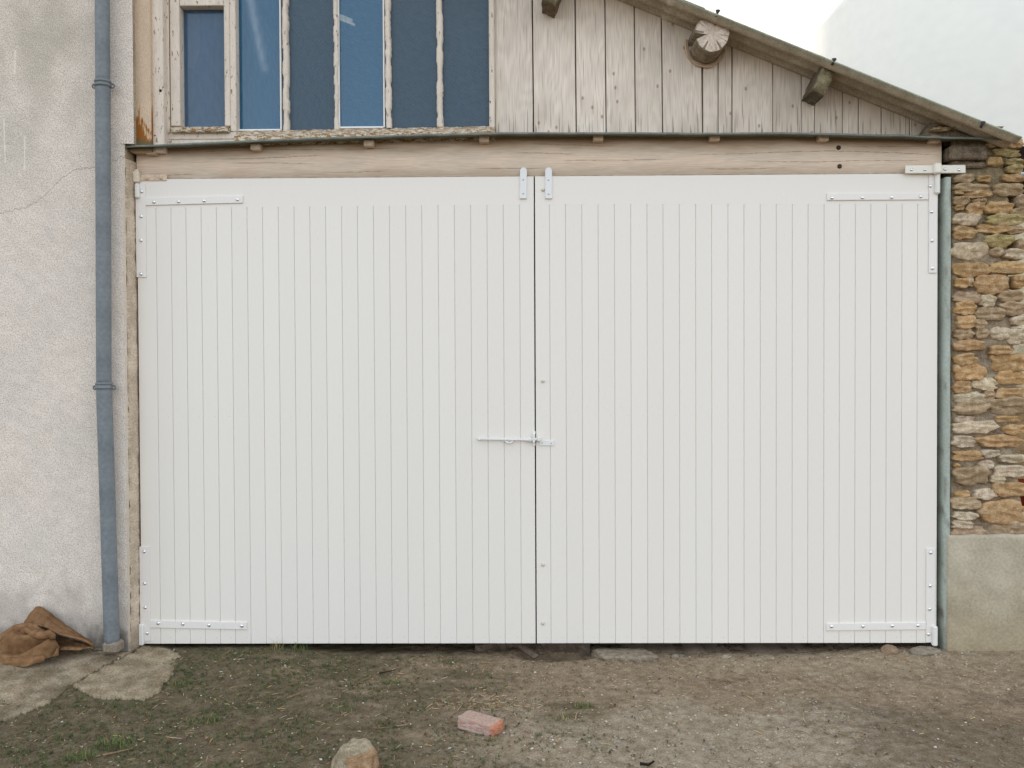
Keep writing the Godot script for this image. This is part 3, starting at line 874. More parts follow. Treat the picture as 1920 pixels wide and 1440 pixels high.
func build_window(o):
	var w := part("window", o)
	var top := 3.93
	# bottom rail and the sloping weathered sill in front of it
	bar(w, "bottom_rail", -2.0282, -1.6317, 2.8302, 2.868, -0.1, -0.03, M.flaking, 0.003, Vector2(0.1, 0.2))
	bar(w, "bottom_rail", -2.031, -1.2878, 2.75, 2.8264, -0.1, -0.024, M.wood_paint, 0.002, Vector2.ZERO, S(226, 214, 198))
	var s := st0()
	var sx0: float = -1.6342
	var sx1: float = -0.213
	var ya: float = 2.879
	var yb: float = 2.896
	var f := func(u: float, v: float):
		var x := lerpf(sx0, sx1, u)
		var y := lerpf(ya, yb, u)
		var n := 0.004 * na.get_noise_2d(x * 14.0, v * 3.0) + 0.002 * nb.get_noise_2d(x * 60.0, v * 5.0)
		var pr := [Vector2(y - 0.09, -0.012), Vector2(y - 0.042, -0.012), Vector2(y - 0.034, -0.016), Vector2(y, -0.055), Vector2(y + 0.002, -0.1)]
		var q: Vector2 = pr[int(v * 4.0 + 0.5)]
		return [Vector3(x, q.x + n, q.y + n), Color.WHITE, Vector2(x, q.x - q.y)]
	grid(s, 240, 4, f)
	put("sill", s, M.sill, w)
	# hinged light on the left
	bar(w, "hinge_stile", -2.0222, -1.9944, 2.8638, top, -0.1, -0.02, M.flaking, 0.003, Vector2(0.2, 0.5))
	bar(w, "stile", -1.99, -1.9373, 2.9012, top, -0.1, -0.025, M.flaking, 0.004, Vector2(0.45, 0.3))
	bar(w, "stile", -1.6928, -1.6621, 2.8991, top, -0.1, -0.025, M.flaking, 0.004, Vector2(0.05, 0.6))
	bar(w, "mullion", -1.6639, -1.6302, 2.8696, top, -0.1, -0.03, M.flaking, 0.004, Vector2(0.15, 0.0))
	bar(w, "top_rail", -1.936, -1.6926, 3.5577, 3.5968, -0.1, -0.03, M.flaking, 0.003, Vector2(0.3, 0.35))
	bar(w, "head", -1.936, -1.6926, 3.5997, top, -0.1, -0.035, M.flaking, 0.003, Vector2(0.3, 0.35))
	bar(w, "drip_rail", -1.9855, -1.6641, 2.8613, 2.8917, -0.1, -0.003, M.sill, 0.005, Vector2(0.0, 0.0))
	for q in [Vector3(-2.0044, 3.4924, -0.018), Vector3(-2.0132, 2.965, -0.018), Vector3(-2.0157, 2.8398, -0.028), Vector3(-1.9908, 2.8182, -0.024)]:
		s = st0()
		tube(s, [q, q + Vector3(0, 0, 0.008)], [0.007, 0.005], 10, S(206, 190, 170))
		put("screw", s, M.wood_paint, w)
	# glazing: [left, right, lower edge, patterned]
	var panes := [[-1.9608, -1.7146, 2.921, 0], [-1.6449, -1.3916, 2.8862, 1], [-1.3591, -1.1047, 2.8899, 2], [-1.0781, -0.821, 2.8966, 1], [-0.7886, -0.5348, 2.9032, 2], [-0.5024, -0.246, 2.9068, 2]]
	for k in 6:
		var p = panes[k]
		bar(w, "pane", p[0] - 0.012, p[1] + 0.012, p[2] - 0.012, top - 0.01, -0.091, -0.086, M.patterned_glass if p[3] == 2 else (M.glass if p[3] == 1 else M.dusty_sky_glass), 0.0006)
		if p[3] == 1:    # fresh white putty round the new panes
			bar(w, "putty", p[0], p[0] + 0.008, p[2], top, -0.0855, -0.066, M.plain, 0.003, Vector2.ZERO, S(238, 236, 230))
			bar(w, "putty", p[1] - 0.008, p[1], p[2], top, -0.0855, -0.066, M.plain, 0.003, Vector2.ZERO, S(238, 236, 230))
			bar(w, "putty", p[0] + 0.0082, p[1] - 0.0082, p[2] - 0.004, p[2] + 0.006, -0.0855, -0.063, M.plain, 0.003, Vector2.ZERO, S(238, 236, 230))
	for q in [[529.5, 540.5, 245], [626, 635, 243], [722, 733, 240], [818, 830, 237]]:
		pass
	ragged_bar(w, -1.3821, -1.3497, 2.877, top, 1.0)
	ragged_bar(w, -1.0998, -1.0719, 2.8836, top, 2.0)
	ragged_bar(w, -0.8165, -0.7842, 2.8902, top, 3.0)
	ragged_bar(w, -0.5335, -0.4983, 2.8939, top, 4.0)
	bar(w, "frame_stile", -0.2446, -0.214, 2.8831, top, -0.1, -0.045, M.flaking, 0.006, Vector2(0.5, 0.1))
	bar(w, "window_head", -2.0288, -0.2123, top - 0.02, top + 0.06, -0.1, -0.04, M.flaking, 0.004)

func build_roof(o):
	# corrugated sheets whose waves run down the slope; the verge hangs out over the gable
	var pitch := 0.095
	var edge := 0.19
	var r := part("roof", o)
	var d := Vector2(1.0, SLOPE).normalized()
	var up := Vector2(-d.y, d.x)
	var seam_x: float = 0.8541
	var spans := [[-2.35, 0.55, 0.010], [-0.62, seam_x + 0.02, 0.004], [seam_x - 0.16, 2.5157, 0.0]]
	spans[0][1] = -0.5
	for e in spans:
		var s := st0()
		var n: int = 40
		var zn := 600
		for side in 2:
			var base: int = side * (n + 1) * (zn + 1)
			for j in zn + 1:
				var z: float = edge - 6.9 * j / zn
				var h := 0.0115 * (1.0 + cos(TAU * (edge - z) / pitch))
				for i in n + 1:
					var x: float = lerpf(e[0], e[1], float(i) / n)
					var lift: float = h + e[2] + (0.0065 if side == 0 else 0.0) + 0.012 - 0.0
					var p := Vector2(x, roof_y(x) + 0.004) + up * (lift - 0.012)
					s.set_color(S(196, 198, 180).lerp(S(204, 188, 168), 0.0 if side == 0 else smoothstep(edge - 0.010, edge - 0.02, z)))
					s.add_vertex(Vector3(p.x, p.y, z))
			for j in zn:
				for i in n:
					var a: int = base + j * (n + 1) + i
					if e[0] < -0.5 and e[0] > -0.7: pass
					if is_hole(lerpf(e[0], e[1], (i + 0.5) / n), edge - 6.9 * (j + 0.5) / zn): continue
					var q := [a, a + n + 1, a + 1, a + 1, a + n + 1, a + n + 2]
					if side == 1: q = [a, a + 1, a + n + 1, a + 1, a + n + 2, a + n + 1]
					for k in q: s.add_index(k)
		# close the cut edges
		var b0: int = (n + 1) * (zn + 1)
		for i in n:
			for k in [i, i + 1, b0 + i, i + 1, b0 + i + 1, b0 + i]: s.add_index(k)
		for j in zn:
			var a: int = j * (n + 1)
			for k in [a, b0 + a, a + n + 1, a + n + 1, b0 + a, b0 + a + n + 1]: s.add_index(k)
			a += n
			for k in [a, a + n + 1, b0 + a, a + n + 1, b0 + a + n + 1, b0 + a]: s.add_index(k)
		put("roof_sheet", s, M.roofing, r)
	for p in [Vector3(0.9516, 3.413, 0.185), Vector3(1.5535, 3.1572, 0.185), Vector3(2.3228, 2.826, 0.185)]:
		var s := st0()
		tube(s, [p + Vector3(-0.004, -0.020, -0.012), p + Vector3(0, -0.006, 0), p + Vector3(0.003, 0.006, 0), p + Vector3(0.003, 0.009, 0)], [0.007, 0.007, 0.013, 0.009], 10, S(60, 62, 62))
		put("roof_hook", s, M.plain, r)

func is_hole(x: float, z: float) -> bool:
	return x > -1.56 and x < -1.44 and z < -2.28 and z > -2.44

# timber with a flat, checked end
func build_purlins(o):
	var d := Vector2(1.0, SLOPE).normalized()
	var ang := atan2(d.y, d.x)
	# round log: its end is outlined, then swept back to the wall
	var c: Vector3 = Vector3(0.9384, 3.3265, 0.13)
	var s := st0()
	var n := 40
	var out := []
	for k in n:
		var a := TAU * k / n
		var r := 0.093 + 0.004 * nb.get_noise_2d(cos(a) * 2.0, sin(a) * 2.0)
		var p := Vector2(cos(a) * r * 0.98, sin(a) * r * 1.10)
		# flattened under the roofing
		var h := p.dot(Vector2(-d.y, d.x))
		if h > 0.080: p -= Vector2(-d.y, d.x) * (h - 0.080)
		# two deep drying checks
		for q in [[1.18, 0.075], [3.30, 0.055]]:
			var da := absf(wrapf(a - q[0], -PI, PI))
			if da < 0.06: p *= 0.30 if q[0] < 2.0 else 0.45
		out.append(p)
	var rings := [[-0.32, 1.04], [0.14, 1.02], [0.205, 1.0], [0.213, 0.97]]
	for i in rings.size() - 1:
		for k in n:
			var j := (k + 1) % n
			var P := func(ri, kk): return Vector3(c.x + out[kk].x * rings[ri][1], c.y + out[kk].y * rings[ri][1], rings[ri][0] + c.z - 0.213)
			face(s, P.call(i, k), P.call(i, j), P.call(i + 1, j), P.call(i + 1, k), S(176, 158, 136) if i < 2 else S(205, 190, 170))
	var log := put("round_purlin", s, M.grey_wood, o)
	s = st0(true)
	for k in n:
		var j := (k + 1) % n
		var rr := 6
		for q in rr:
			var f0 := 0.97 * q / rr
			var f1 := 0.97 * (q + 1) / rr
			var sp := 0.0025 * sin(k * 2.6) * 1.0
			var a0 := Vector3(c.x + out[k].x * f0, c.y + out[k].y * f0, c.z - 0.007 + sp * f0)
			var a1 := Vector3(c.x + out[k].x * f1, c.y + out[k].y * f1, c.z - 0.007 + sp * f1)
			var b0 := Vector3(c.x + out[j].x * f0, c.y + out[j].y * f0, c.z - 0.007 + sp * f0)
			var b1 := Vector3(c.x + out[j].x * f1, c.y + out[j].y * f1, c.z - 0.007 + sp * f1)
			var col := S(222, 206, 190) if (q * 7 + k * 3) % 5 else S(208, 190, 172)
			if (k == 7 or k == 19 or k == 26 or k == 33) and q > 2: col = S(150, 130, 110)
			face(s, a0, a1, b1, b0, col)
	put("end_grain", s, M.wood_paint, log)
	# rope of plaster and tarred cord round the log where it leaves the boards
	s = st0()
	for q in [[1.05, -0.053, 0.006], [1.14, -0.050, 0.0065]]:
		var pts := []; var rad := []
		for k in 25:
			var a := PI * 0.92 + PI * 1.0 * k / 24.0
			pts.append(Vector3(c.x + cos(a) * 0.095 * q[0], c.y + sin(a) * 0.104 * q[0], q[1] + 0.004 * sin(k * 0.7)))
			rad.append(q[2] * (1.0 + 0.2 * sin(k * 1.3)))
		tube(s, pts, rad, 10, S(198, 172, 146))
	put("filler_cord", s, M.wood_paint, log)
	# squared purlin lower down, set at right angles to the slope
	for q in [[Vector3(1.5288, 3.085, 0.12), Vector2(0.070, 0.165), 0.12, S(140, 128, 110)], [Vector3(0.1099, 3.5697, 0.12), Vector2(0.075, 0.16), 0.12, S(150, 132, 112)]]:
		s = st0()
		var e: Vector3 = q[0]
		var xf := Transform3D(Basis(Vector3(0, 0, 1), ang), Vector3(e.x, e.y, 0))
		var L: float = q[2] + 0.4
		var f := func(u: float, v: float):
			var a := TAU * u
			var sx: float = clampf(cos(a) * 1.6, -1, 1) * q[1].x * 0.5
			var sy: float = clampf(sin(a) * 1.6, -1, 1) * q[1].y * 0.5
			var z := lerpf(-0.4, e.z, v)
			var w := 0.006 * nb.get_noise_3d(sx * 30.0, sy * 30.0, z * 9.0)
			return [xf * Vector3(sx + w, sy + w, z + 0.004 * nb.get_noise_2d(sx * 50.0, sy * 50.0) * v), q[3]]
		grid(s, 32, 10, f)
		for k in 32:
			var a := TAU * k / 32.0; var b := TAU * (k + 1) / 32.0
			var p0: Vector3 = f.call(k / 32.0, 1.0)[0]; var p1: Vector3 = f.call((k + 1) / 32.0, 1.0)[0]
			face3(s, xf * Vector3(0, 0, e.z + 0.002), p0, p1, S(172, 162, 132))
		put("squared_purlin", s, M.grey_wood, o)

# ---------------------------------------------------------------- stone pillar
# [x, y, width, height, kind] of each stone that shows in the face
var stone_table := [[2.482, 2.767, 0.093, 0.042, 2], [2.574, 2.762, 0.076, 0.047, 0], [2.541, 2.716, 0.127, 0.042, 3], [2.474, 2.665, 0.080, 0.042, 0], [2.579, 2.664, 0.089, 0.032, 3], [2.579, 2.625, 0.080, 0.038, 3], [2.312, 2.575, 0.097, 0.042, 2], [2.420, 2.575, 0.068, 0.034, 0], [2.567, 2.578, 0.118, 0.038, 0], [2.350, 2.529, 0.169, 0.038, 2], [2.392, 2.495, 0.127, 0.038, 0], [2.546, 2.515, 0.152, 0.059, 2], [2.287, 2.504, 0.042, 0.025, 0], [2.300, 2.458, 0.076, 0.042, 2], [2.400, 2.449, 0.068, 0.034, 2], [2.291, 2.420, 0.047, 0.025, 0], [2.379, 2.411, 0.093, 0.063, 0], [2.496, 2.419, 0.140, 0.063, 0], [2.609, 2.448, 0.038, 0.068, 2], [2.597, 2.393, 0.063, 0.038, 2], [2.325, 2.357, 0.131, 0.059, 1], [2.534, 2.356, 0.186, 0.055, 3], [2.321, 2.286, 0.118, 0.059, 0], [2.468, 2.306, 0.161, 0.047, 0], [2.585, 2.301, 0.089, 0.038, 2], [2.497, 2.239, 0.144, 0.059, 3], [2.618, 2.221, 0.042, 0.051, 2], [2.351, 2.189, 0.186, 0.080, 1], [2.485, 2.180, 0.059, 0.042, 2], [2.577, 2.171, 0.097, 0.051, 1], [2.355, 2.088, 0.173, 0.068, 0], [2.544, 2.096, 0.186, 0.055, 0], [2.301, 2.013, 0.063, 0.047, 0], [2.347, 2.025, 0.034, 0.051, 2], [2.452, 2.008, 0.169, 0.093, 0], [2.607, 2.020, 0.063, 0.059, 0], [2.335, 1.937, 0.131, 0.059, 2], [2.448, 1.920, 0.080, 0.059, 1], [2.570, 1.940, 0.127, 0.055, 2], [2.574, 1.877, 0.127, 0.063, 2], [2.323, 1.883, 0.097, 0.068, 0], [2.449, 1.848, 0.148, 0.059, 2], [2.327, 1.803, 0.097, 0.063, 0], [2.403, 1.798, 0.059, 0.051, 2], [2.604, 1.810, 0.076, 0.047, 1], [2.319, 1.739, 0.093, 0.055, 2], [2.416, 1.743, 0.063, 0.055, 2], [2.503, 1.743, 0.097, 0.063, 1], [2.596, 1.725, 0.101, 0.072, 1], [2.345, 1.680, 0.152, 0.051, 0], [2.504, 1.650, 0.101, 0.047, 0], [2.324, 1.601, 0.110, 0.059, 0], [2.554, 1.583, 0.161, 0.085, 0], [2.353, 1.533, 0.156, 0.080, 0], [2.572, 1.503, 0.152, 0.068, 0], [2.312, 1.453, 0.093, 0.059, 0], [2.433, 1.470, 0.127, 0.059, 1], [2.564, 1.414, 0.156, 0.063, 0], [2.350, 1.394, 0.152, 0.055, 1], [2.455, 1.406, 0.047, 0.059, 2], [2.354, 1.339, 0.178, 0.063, 2], [2.551, 1.347, 0.186, 0.085, 2], [2.325, 1.276, 0.106, 0.038, 1], [2.376, 1.238, 0.211, 0.063, 1], [2.556, 1.278, 0.135, 0.034, 0], [2.590, 1.220, 0.114, 0.047, 0], [2.321, 1.158, 0.123, 0.055, 1], [2.510, 1.157, 0.228, 0.063, 0], [2.343, 1.081, 0.148, 0.051, 0], [2.456, 1.092, 0.089, 0.038, 1], [2.574, 1.064, 0.131, 0.042, 1], [2.281, 1.027, 0.030, 0.025, 0], [2.439, 1.033, 0.076, 0.041, 1], [2.566, 0.996, 0.161, 0.059, 1], [2.360, 0.971, 0.173, 0.089, 2], [2.494, 0.956, 0.068, 0.042, 1], [2.558, 0.899, 0.161, 0.072, 0], [2.310, 0.874, 0.076, 0.034, 0], [2.432, 0.872, 0.106, 0.051, 1], [2.331, 0.823, 0.140, 0.063, 2], [2.525, 0.772, 0.228, 0.110, 0], [2.323, 0.755, 0.110, 0.042, 1], [2.315, 0.706, 0.097, 0.042, 1], [2.348, 0.666, 0.169, 0.059, 2], [2.559, 0.687, 0.169, 0.076, 2]]

func rubble(s: SurfaceTool, c: Vector3, w: float, h: float, depth: float, sd: float, col: Color, tilt := 0.0):
	var n := 22
	# broken outline: flat bed above and below, ragged ends
	var rim := []
	for k in n:
		var a := TAU * k / n
		var ca := cos(a); var sa := sin(a)
		var sq := pow(pow(absf(ca), 3.0) + pow(absf(sa), 3.0), -1.0 / 3.0)
		var r := sq * (1.0 + 0.16 * nb.get_noise_2d(ca * 1.2 + sd, sa * 1.2 + sd * 2.0) + 0.15 * nb.get_noise_2d(ca * 3.6 + sd, sa * 3.6))
		rim.append(Vector2(ca * r, sa * r).rotated(tilt) * Vector2(w, h) * 0.5)
	var slope := Vector2(nb.get_noise_2d(sd, 1.0) * 0.15, 0.10 + nb.get_noise_2d(sd, 2.0) * 0.3)
	var rings := [[1.03, -depth * 1.2], [1.03, -0.3 * depth], [1.02, 0.45 * depth], [0.98, 0.82 * depth], [0.90, 0.97 * depth], [0.66, depth], [0.38, depth], [0.14, depth]]
	var pts := []
	for q in rings:
		var ring := []
		var soft := smoothstep(0.0, depth, q[1])
		for k in n:
			var p: Vector2 = rim[k] * q[0]
			var step := nb.get_noise_2d(p.x * 9.0 + sd, p.y * 34.0 + sd * 0.7)
			var z: float = q[1] + soft * (slope.dot(p) + 0.006 * clampf(step * 3.0, -1, 1) + 0.0035 * nb.get_noise_3d(p.x * 60.0, p.y * 80.0, sd))
			ring.append(c + Vector3(p.x, p.y, z))
		pts.append(ring)
	for i in rings.size() - 1:
		for k in n:
			var j := (k + 1) % n
			var t := na.get_noise_2d(pts[i][k].x * 16.0, pts[i][k].y * 26.0 + sd)
			face(s, pts[i][k], pts[i][j], pts[i + 1][j], pts[i + 1][k], col.lerp(col * 0.74, clampf(t * 1.2, 0, 1)).lerp(S(226, 212, 186), clampf(-t * 1.0 - 0.1, 0, 0.6)))
	var top := c + Vector3(0, 0, depth)
	for k in n:
		face3(s, top, pts[7][k], pts[7][(k + 1) % n], col)

func stone_color(kind: int, x: float, y: float) -> Color:
	var c: Color = [S(216, 180, 132), S(232, 216, 190), S(202, 178, 146), S(196, 180, 128)][kind]
	var n := rng.randf_range(0.88, 1.08)
	# the lower stones are less weathered and yellower
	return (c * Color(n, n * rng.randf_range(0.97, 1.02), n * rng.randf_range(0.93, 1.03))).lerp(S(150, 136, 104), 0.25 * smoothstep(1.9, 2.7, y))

func build_pillar():
	var o := thing("stone_pillar", "rubble stone pillar of ochre stones in grey mortar on a rendered plinth, right of the garage doors", "pillar")
	var s := st0()
	var y0: float = 0.6485
	var xl: float = 2.2599
	var f := func(u: float, v: float):
		var y := lerpf(y0 - 0.02, 2.86, v)
		var xr := lerpf(2.6309, 2.533, (y - y0) / (2.78 - y0))
		var q := u * 40.0
		var x: float; var z: float
		if q < 6.0: x = xl; z = lerpf(-0.34, -0.012, q / 6.0)
		elif q <= 32.0: x = lerpf(xl, xr, (q - 6.0) / 26.0); z = -0.012
		else: x = xr; z = lerpf(-0.012, -0.40, (q - 32.0) / 8.0)
		var n := 0.004 + 0.014 * nb.get_noise_3d(x * 13.0, y * 15.0, z * 13.0) + 0.006 * nb.get_noise_3d(x * 42.0, y * 42.0, z * 40.0)
		if q >= 6.0 and q <= 32.0: z += n
		if q > 30.0: x += n
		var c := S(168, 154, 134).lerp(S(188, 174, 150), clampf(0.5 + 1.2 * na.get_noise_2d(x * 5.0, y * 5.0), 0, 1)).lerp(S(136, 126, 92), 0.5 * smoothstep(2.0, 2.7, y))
		return [Vector3(x, y, z), c]
	grid(s, 40, 150, f)
	put("mortar", s, M.mortar, o)
	var k := 0
	for q in stone_table:
		k += 1
		s = st0()
		var right: bool = q[0] + q[2] * 0.5 > 2.50
		var kk := int(q[4])
		var d := rng.randf_range(0.026, 0.042)
		var c := Vector3(q[0] + (0.008 if right else 0.0), q[1], -0.012)
		rubble(s, c, q[2] * 1.12, q[3] * 1.16, d, k * 3.77, stone_color(kk, q[0], q[1]), rng.randf_range(-0.06, 0.10))
		if right:    # it turns the corner
			rubble(s, c + Vector3(0.006, 0.0, -0.10), q[2] * 0.95, q[3] * 0.9, 0.05, k * 1.9, stone_color(kk, q[0], q[1]))
		put("stone", s, M.stone, o)
	# masonry that fills the corner between the zinc and the roof
	s = st0()
	prism(s, PackedVector2Array([Vector2(2.0717, 2.785), Vector2(2.5591, 2.7814), Vector2(2.5334, 2.8158), Vector2(2.2481, 2.9235), Vector2(2.1285, 2.8702)]), -0.30, 0.02, 0.012, S(140, 128, 112))
	put("mortar_fill", s, M.mortar, o)
	for q in [[Vector3(2.2131, 2.8833, 0.022), 0.12, 0.045, 0.42], [Vector3(2.273, 2.8486, 0.022), 0.10, 0.036, -0.1], [Vector3(2.1752, 2.8333, 0.018), 0.10, 0.028, 0.05], [Vector3(2.3805, 2.826, 0.018), 0.09, 0.024, -0.2]]:
		k += 1
		s = st0()
		rubble(s, q[0], q[1], q[2], 0.035, k * 3.77, S(164, 142, 108), q[3])
		put("stone", s, M.stone, o)
	# old beam end let into the masonry
	s = st0()
	for q in [[Vector3(2.3264, 2.7104, -0.01), Vector3(0.205, 0.072, 0.10)], [Vector3(2.3535, 2.6498, -0.035), Vector3(0.16, 0.03, 0.10)]]:
		box(s, q[0], q[1], 0.008, S(150, 134, 116), Transform3D(Basis(Vector3(0, 0, 1), 0.0), Vector3.ZERO))
	put("beam_end", s, M.grey_wood, o)
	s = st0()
	slab(s, Vector3(2.2246, 2.7614, -0.05), Vector3(2.4203, 2.8058, -0.026), 0.004, S(74, 64, 56))  # dark strip added to paint the shade of the recess under the zinc
	put("recess_shadow", s, M.grey_wood, o)
	# rendered plinth, a little proud of the stones
	s = st0()
	var pl: float = 2.2237
	var pr: float = pl + 0.62
	var top: float = 0.6551
	var g := func(u: float, v: float):
		var q := u * 44.0
		var y := lerpf(-0.12, top, minf(v * 1.08, 1.0))
		var x: float; var z: float
		if q < 6.0: x = pl; z = lerpf(-0.36, 0.028, q / 6.0)
		else: x = lerpf(pl, pr, (q - 6.0) / 38.0); z = 0.030
		if v > 0.93: z = minf(z, 0.03 - 0.02 * (v - 0.93) / 0.07 * 5.0)
		var n := 0.004 * nb.get_noise_3d(x * 9.0, y * 9.0, z) + 0.003 * na.get_noise_2d(x * 3.0, y * 3.0)
		if q > 5.0: z += n
		var c := S(198, 187, 166).lerp(S(186, 175, 155), clampf(0.5 + 0.7 * na.get_noise_2d(x * 4.0, y * 6.0), 0, 1))
		c = c.lerp(S(168, 152, 122), 0.75 * smoothstep(0.46, 0.02, y + 0.10 * na.get_noise_2d(x * 5.0, y * 5.0)))
		return [Vector3(x, y + n * v, z), c]
	grid(s, 44, 50, g)
	put("plinth", s, M.render, o)
	# galvanised channel that edges the opening, the grey strip of old jamb beside it
	var p := thing("steel_channel", "weathered greenish grey steel channel standing between right door and stone pillar", "post")
	s = st0()
	var cx: float = 2.2273
	var cy1: float = 2.5839
	var h := func(u: float, v: float):
		var y := lerpf(0.02, cy1, v)
		var pr2 := [Vector2(-0.017, -0.10), Vector2(-0.017, 0.004), Vector2(-0.012, 0.018), Vector2(0.0, 0.024), Vector2(0.011, 0.022), Vector2(0.017, 0.014), Vector2(0.018, -0.04)]
		var q: Vector2 = pr2[int(u * 6.0 + 0.5)]
		return [Vector3(cx + q.x + 0.0015 * nb.get_noise_2d(y * 5.0, 1.0), y, q.y), S(180, 188, 178).lerp(S(112, 104, 92), smoothstep(0.25, 0.6, na.get_noise_2d(y * 4.0, u * 3.0)) * 0.7 + 0.5 * smoothstep(0.3, 0.0, y))]
	grid(s, 6, 120, h)
	put("channel", s, M.render, p)
	s = st0()
	slab(s, Vector3(XR + 0.012, 0.0, -0.3), Vector3(cx - 0.022, 2.6, -0.05), 0.004, S(104, 96, 88))
	put("old_jamb", s, M.mortar, p)

# ---------------------------------------------------------------- the doors
func leaf(called: String, label: String, x0: float, x1: float, cuts: Array, groove_top: Array) -> Node3D:
	var o := thing(called, label, "door")
	var edges := [x0] + cuts + [x1]
	for k in edges.size() - 1:
		var a: float = edges[k] + (0.0 if k == 0 else 0.0008)
		var b: float = edges[k + 1] - (0.0 if k == edges.size() - 2 else 0.0008)
		var top := lerpf(groove_top[0], groove_top[1], ((a + b) * 0.5 - x0) / (x1 - x0))
		var t := rng.randf_range(0.985, 1.01)
		var col := Color(0.795 * t, 0.740 * t, 0.664 * t)
		var ca := 0.0012 if k == 0 else 0.0019
		var cb := 0.0012 if k == edges.size() - 2 else 0.0019
		var s := st0(true)
		var pr := [Vector2(a, -0.020), Vector2(a, -ca), Vector2(a + ca, 0.0), Vector2(b - cb, 0.0), Vector2(b, -cb), Vector2(b, -0.020)]
		for i in 5:
			face(s, Vector3(pr[i].x, DOOR_FOOT, pr[i].y), Vector3(pr[i + 1].x, DOOR_FOOT, pr[i + 1].y), Vector3(pr[i + 1].x, top, pr[i + 1].y), Vector3(pr[i].x, top, pr[i].y), col)
		face(s, Vector3(a, DOOR_FOOT, -0.02), Vector3(b, DOOR_FOOT, -0.02), Vector3(b, DOOR_FOOT, -ca), Vector3(a, DOOR_FOOT, -ca), col)
		put("plank", s, M.door_paint, o)
	var s := st0(true)
	var h0: float = groove_top[0]
	var h1: float = groove_top[1]
	var n := 24
	var col := Color(0.795, 0.740, 0.664)
	for i in n:
		var u := lerpf(x0, x1, float(i) / n); var v := lerpf(x0, x1, float(i + 1) / n)
		var hu := lerpf(h0, h1, float(i) / n); var hv := lerpf(h0, h1, float(i + 1) / n)
		face(s, Vector3(u, hu, 0), Vector3(v, hv, 0), Vector3(v, DOOR_HEAD - 0.002, 0), Vector3(u, DOOR_HEAD - 0.002, 0), col)
		face(s, Vector3(u, DOOR_HEAD - 0.002, 0), Vector3(v, DOOR_HEAD - 0.002, 0), Vector3(v, DOOR_HEAD, -0.002), Vector3(u, DOOR_HEAD, -0.002), col)
		face(s, Vector3(u, DOOR_HEAD, -0.002), Vector3(v, DOOR_HEAD, -0.002), Vector3(v, DOOR_HEAD, -0.03), Vector3(u, DOOR_HEAD, -0.03), col)
		face(s, Vector3(u, hu, -0.02), Vector3(v, hv, -0.02), Vector3(v, hv, 0), Vector3(u, hu, 0), col)
	put("head_rail", s, M.door_paint, o)
	s = st0()
	slab(s, Vector3(x0 + 0.001, DOOR_FOOT + 0.002, -0.045), Vector3(x1 - 0.001, DOOR_HEAD - 0.003, -0.0045), 0.001, Color(0.70, 0.665, 0.61))
	put("backing", s, M.door_paint, o)
	# nails set flush and painted over, two in each plank at foot, middle and head
	s = st0()
	for k in edges.size() - 1:
		for r in [[0.137, 0.30, S(206, 200, 186)], [0.092, 0.72, S(178, 170, 154)], [1.350, 0.30, S(208, 202, 190)], [1.308, 0.74, S(204, 198, 186)], [2.335, 0.5, S(212, 206, 194)]]:
			var p := Vector3(lerpf(edges[k], edges[k + 1], r[1]) + rng.randf_range(-0.003, 0.003), r[0] + rng.randf_range(-0.002, 0.002), 0.0004)
			if p.y > 2.3: p.y -= 0.11 * fposmod(k * 0.5, 1.0)
			tube(s, [p - Vector3(0, 0, 0.002), p], [0.0019, 0.0019], 6, r[2])
	var nails := put("nails", s, M.plain, o)
	nails.set_meta("kind", "stuff")
	return o

func strap(o: Node3D, upright: Array, arm: Array, knuckle: Array, bolts: Array):
	var h := part("strap_hinge", o)
	var s := st0()
	var c := Color(0.795, 0.745, 0.685)
	slab(s, upright[0], upright[1], 0.0015, c)
	put("upright", s, M.door_paint, h)
	s = st0()
	var a: Vector3 = arm[0]; var b: Vector3 = arm[1]
	var hw: float = arm[2]
	prism(s, PackedVector2Array([Vector2(a.x, a.y - hw), Vector2(b.x, b.y - hw), Vector2(b.x, b.y + hw), Vector2(a.x, a.y + hw)]), 0.0004, 0.0075, 0.0015, c)
	put("arm", s, M.door_paint, h)
	s = st0()
	box(s, (knuckle[0] + knuckle[1]) * 0.5, Vector3(knuckle[2], absf(knuckle[0].y - knuckle[1].y), 0.030), 0.007, Color(0.76, 0.73, 0.67))
	put("knuckle", s, M.door_paint, h)
	for p in bolts: bolt(h, p, 0.0098)

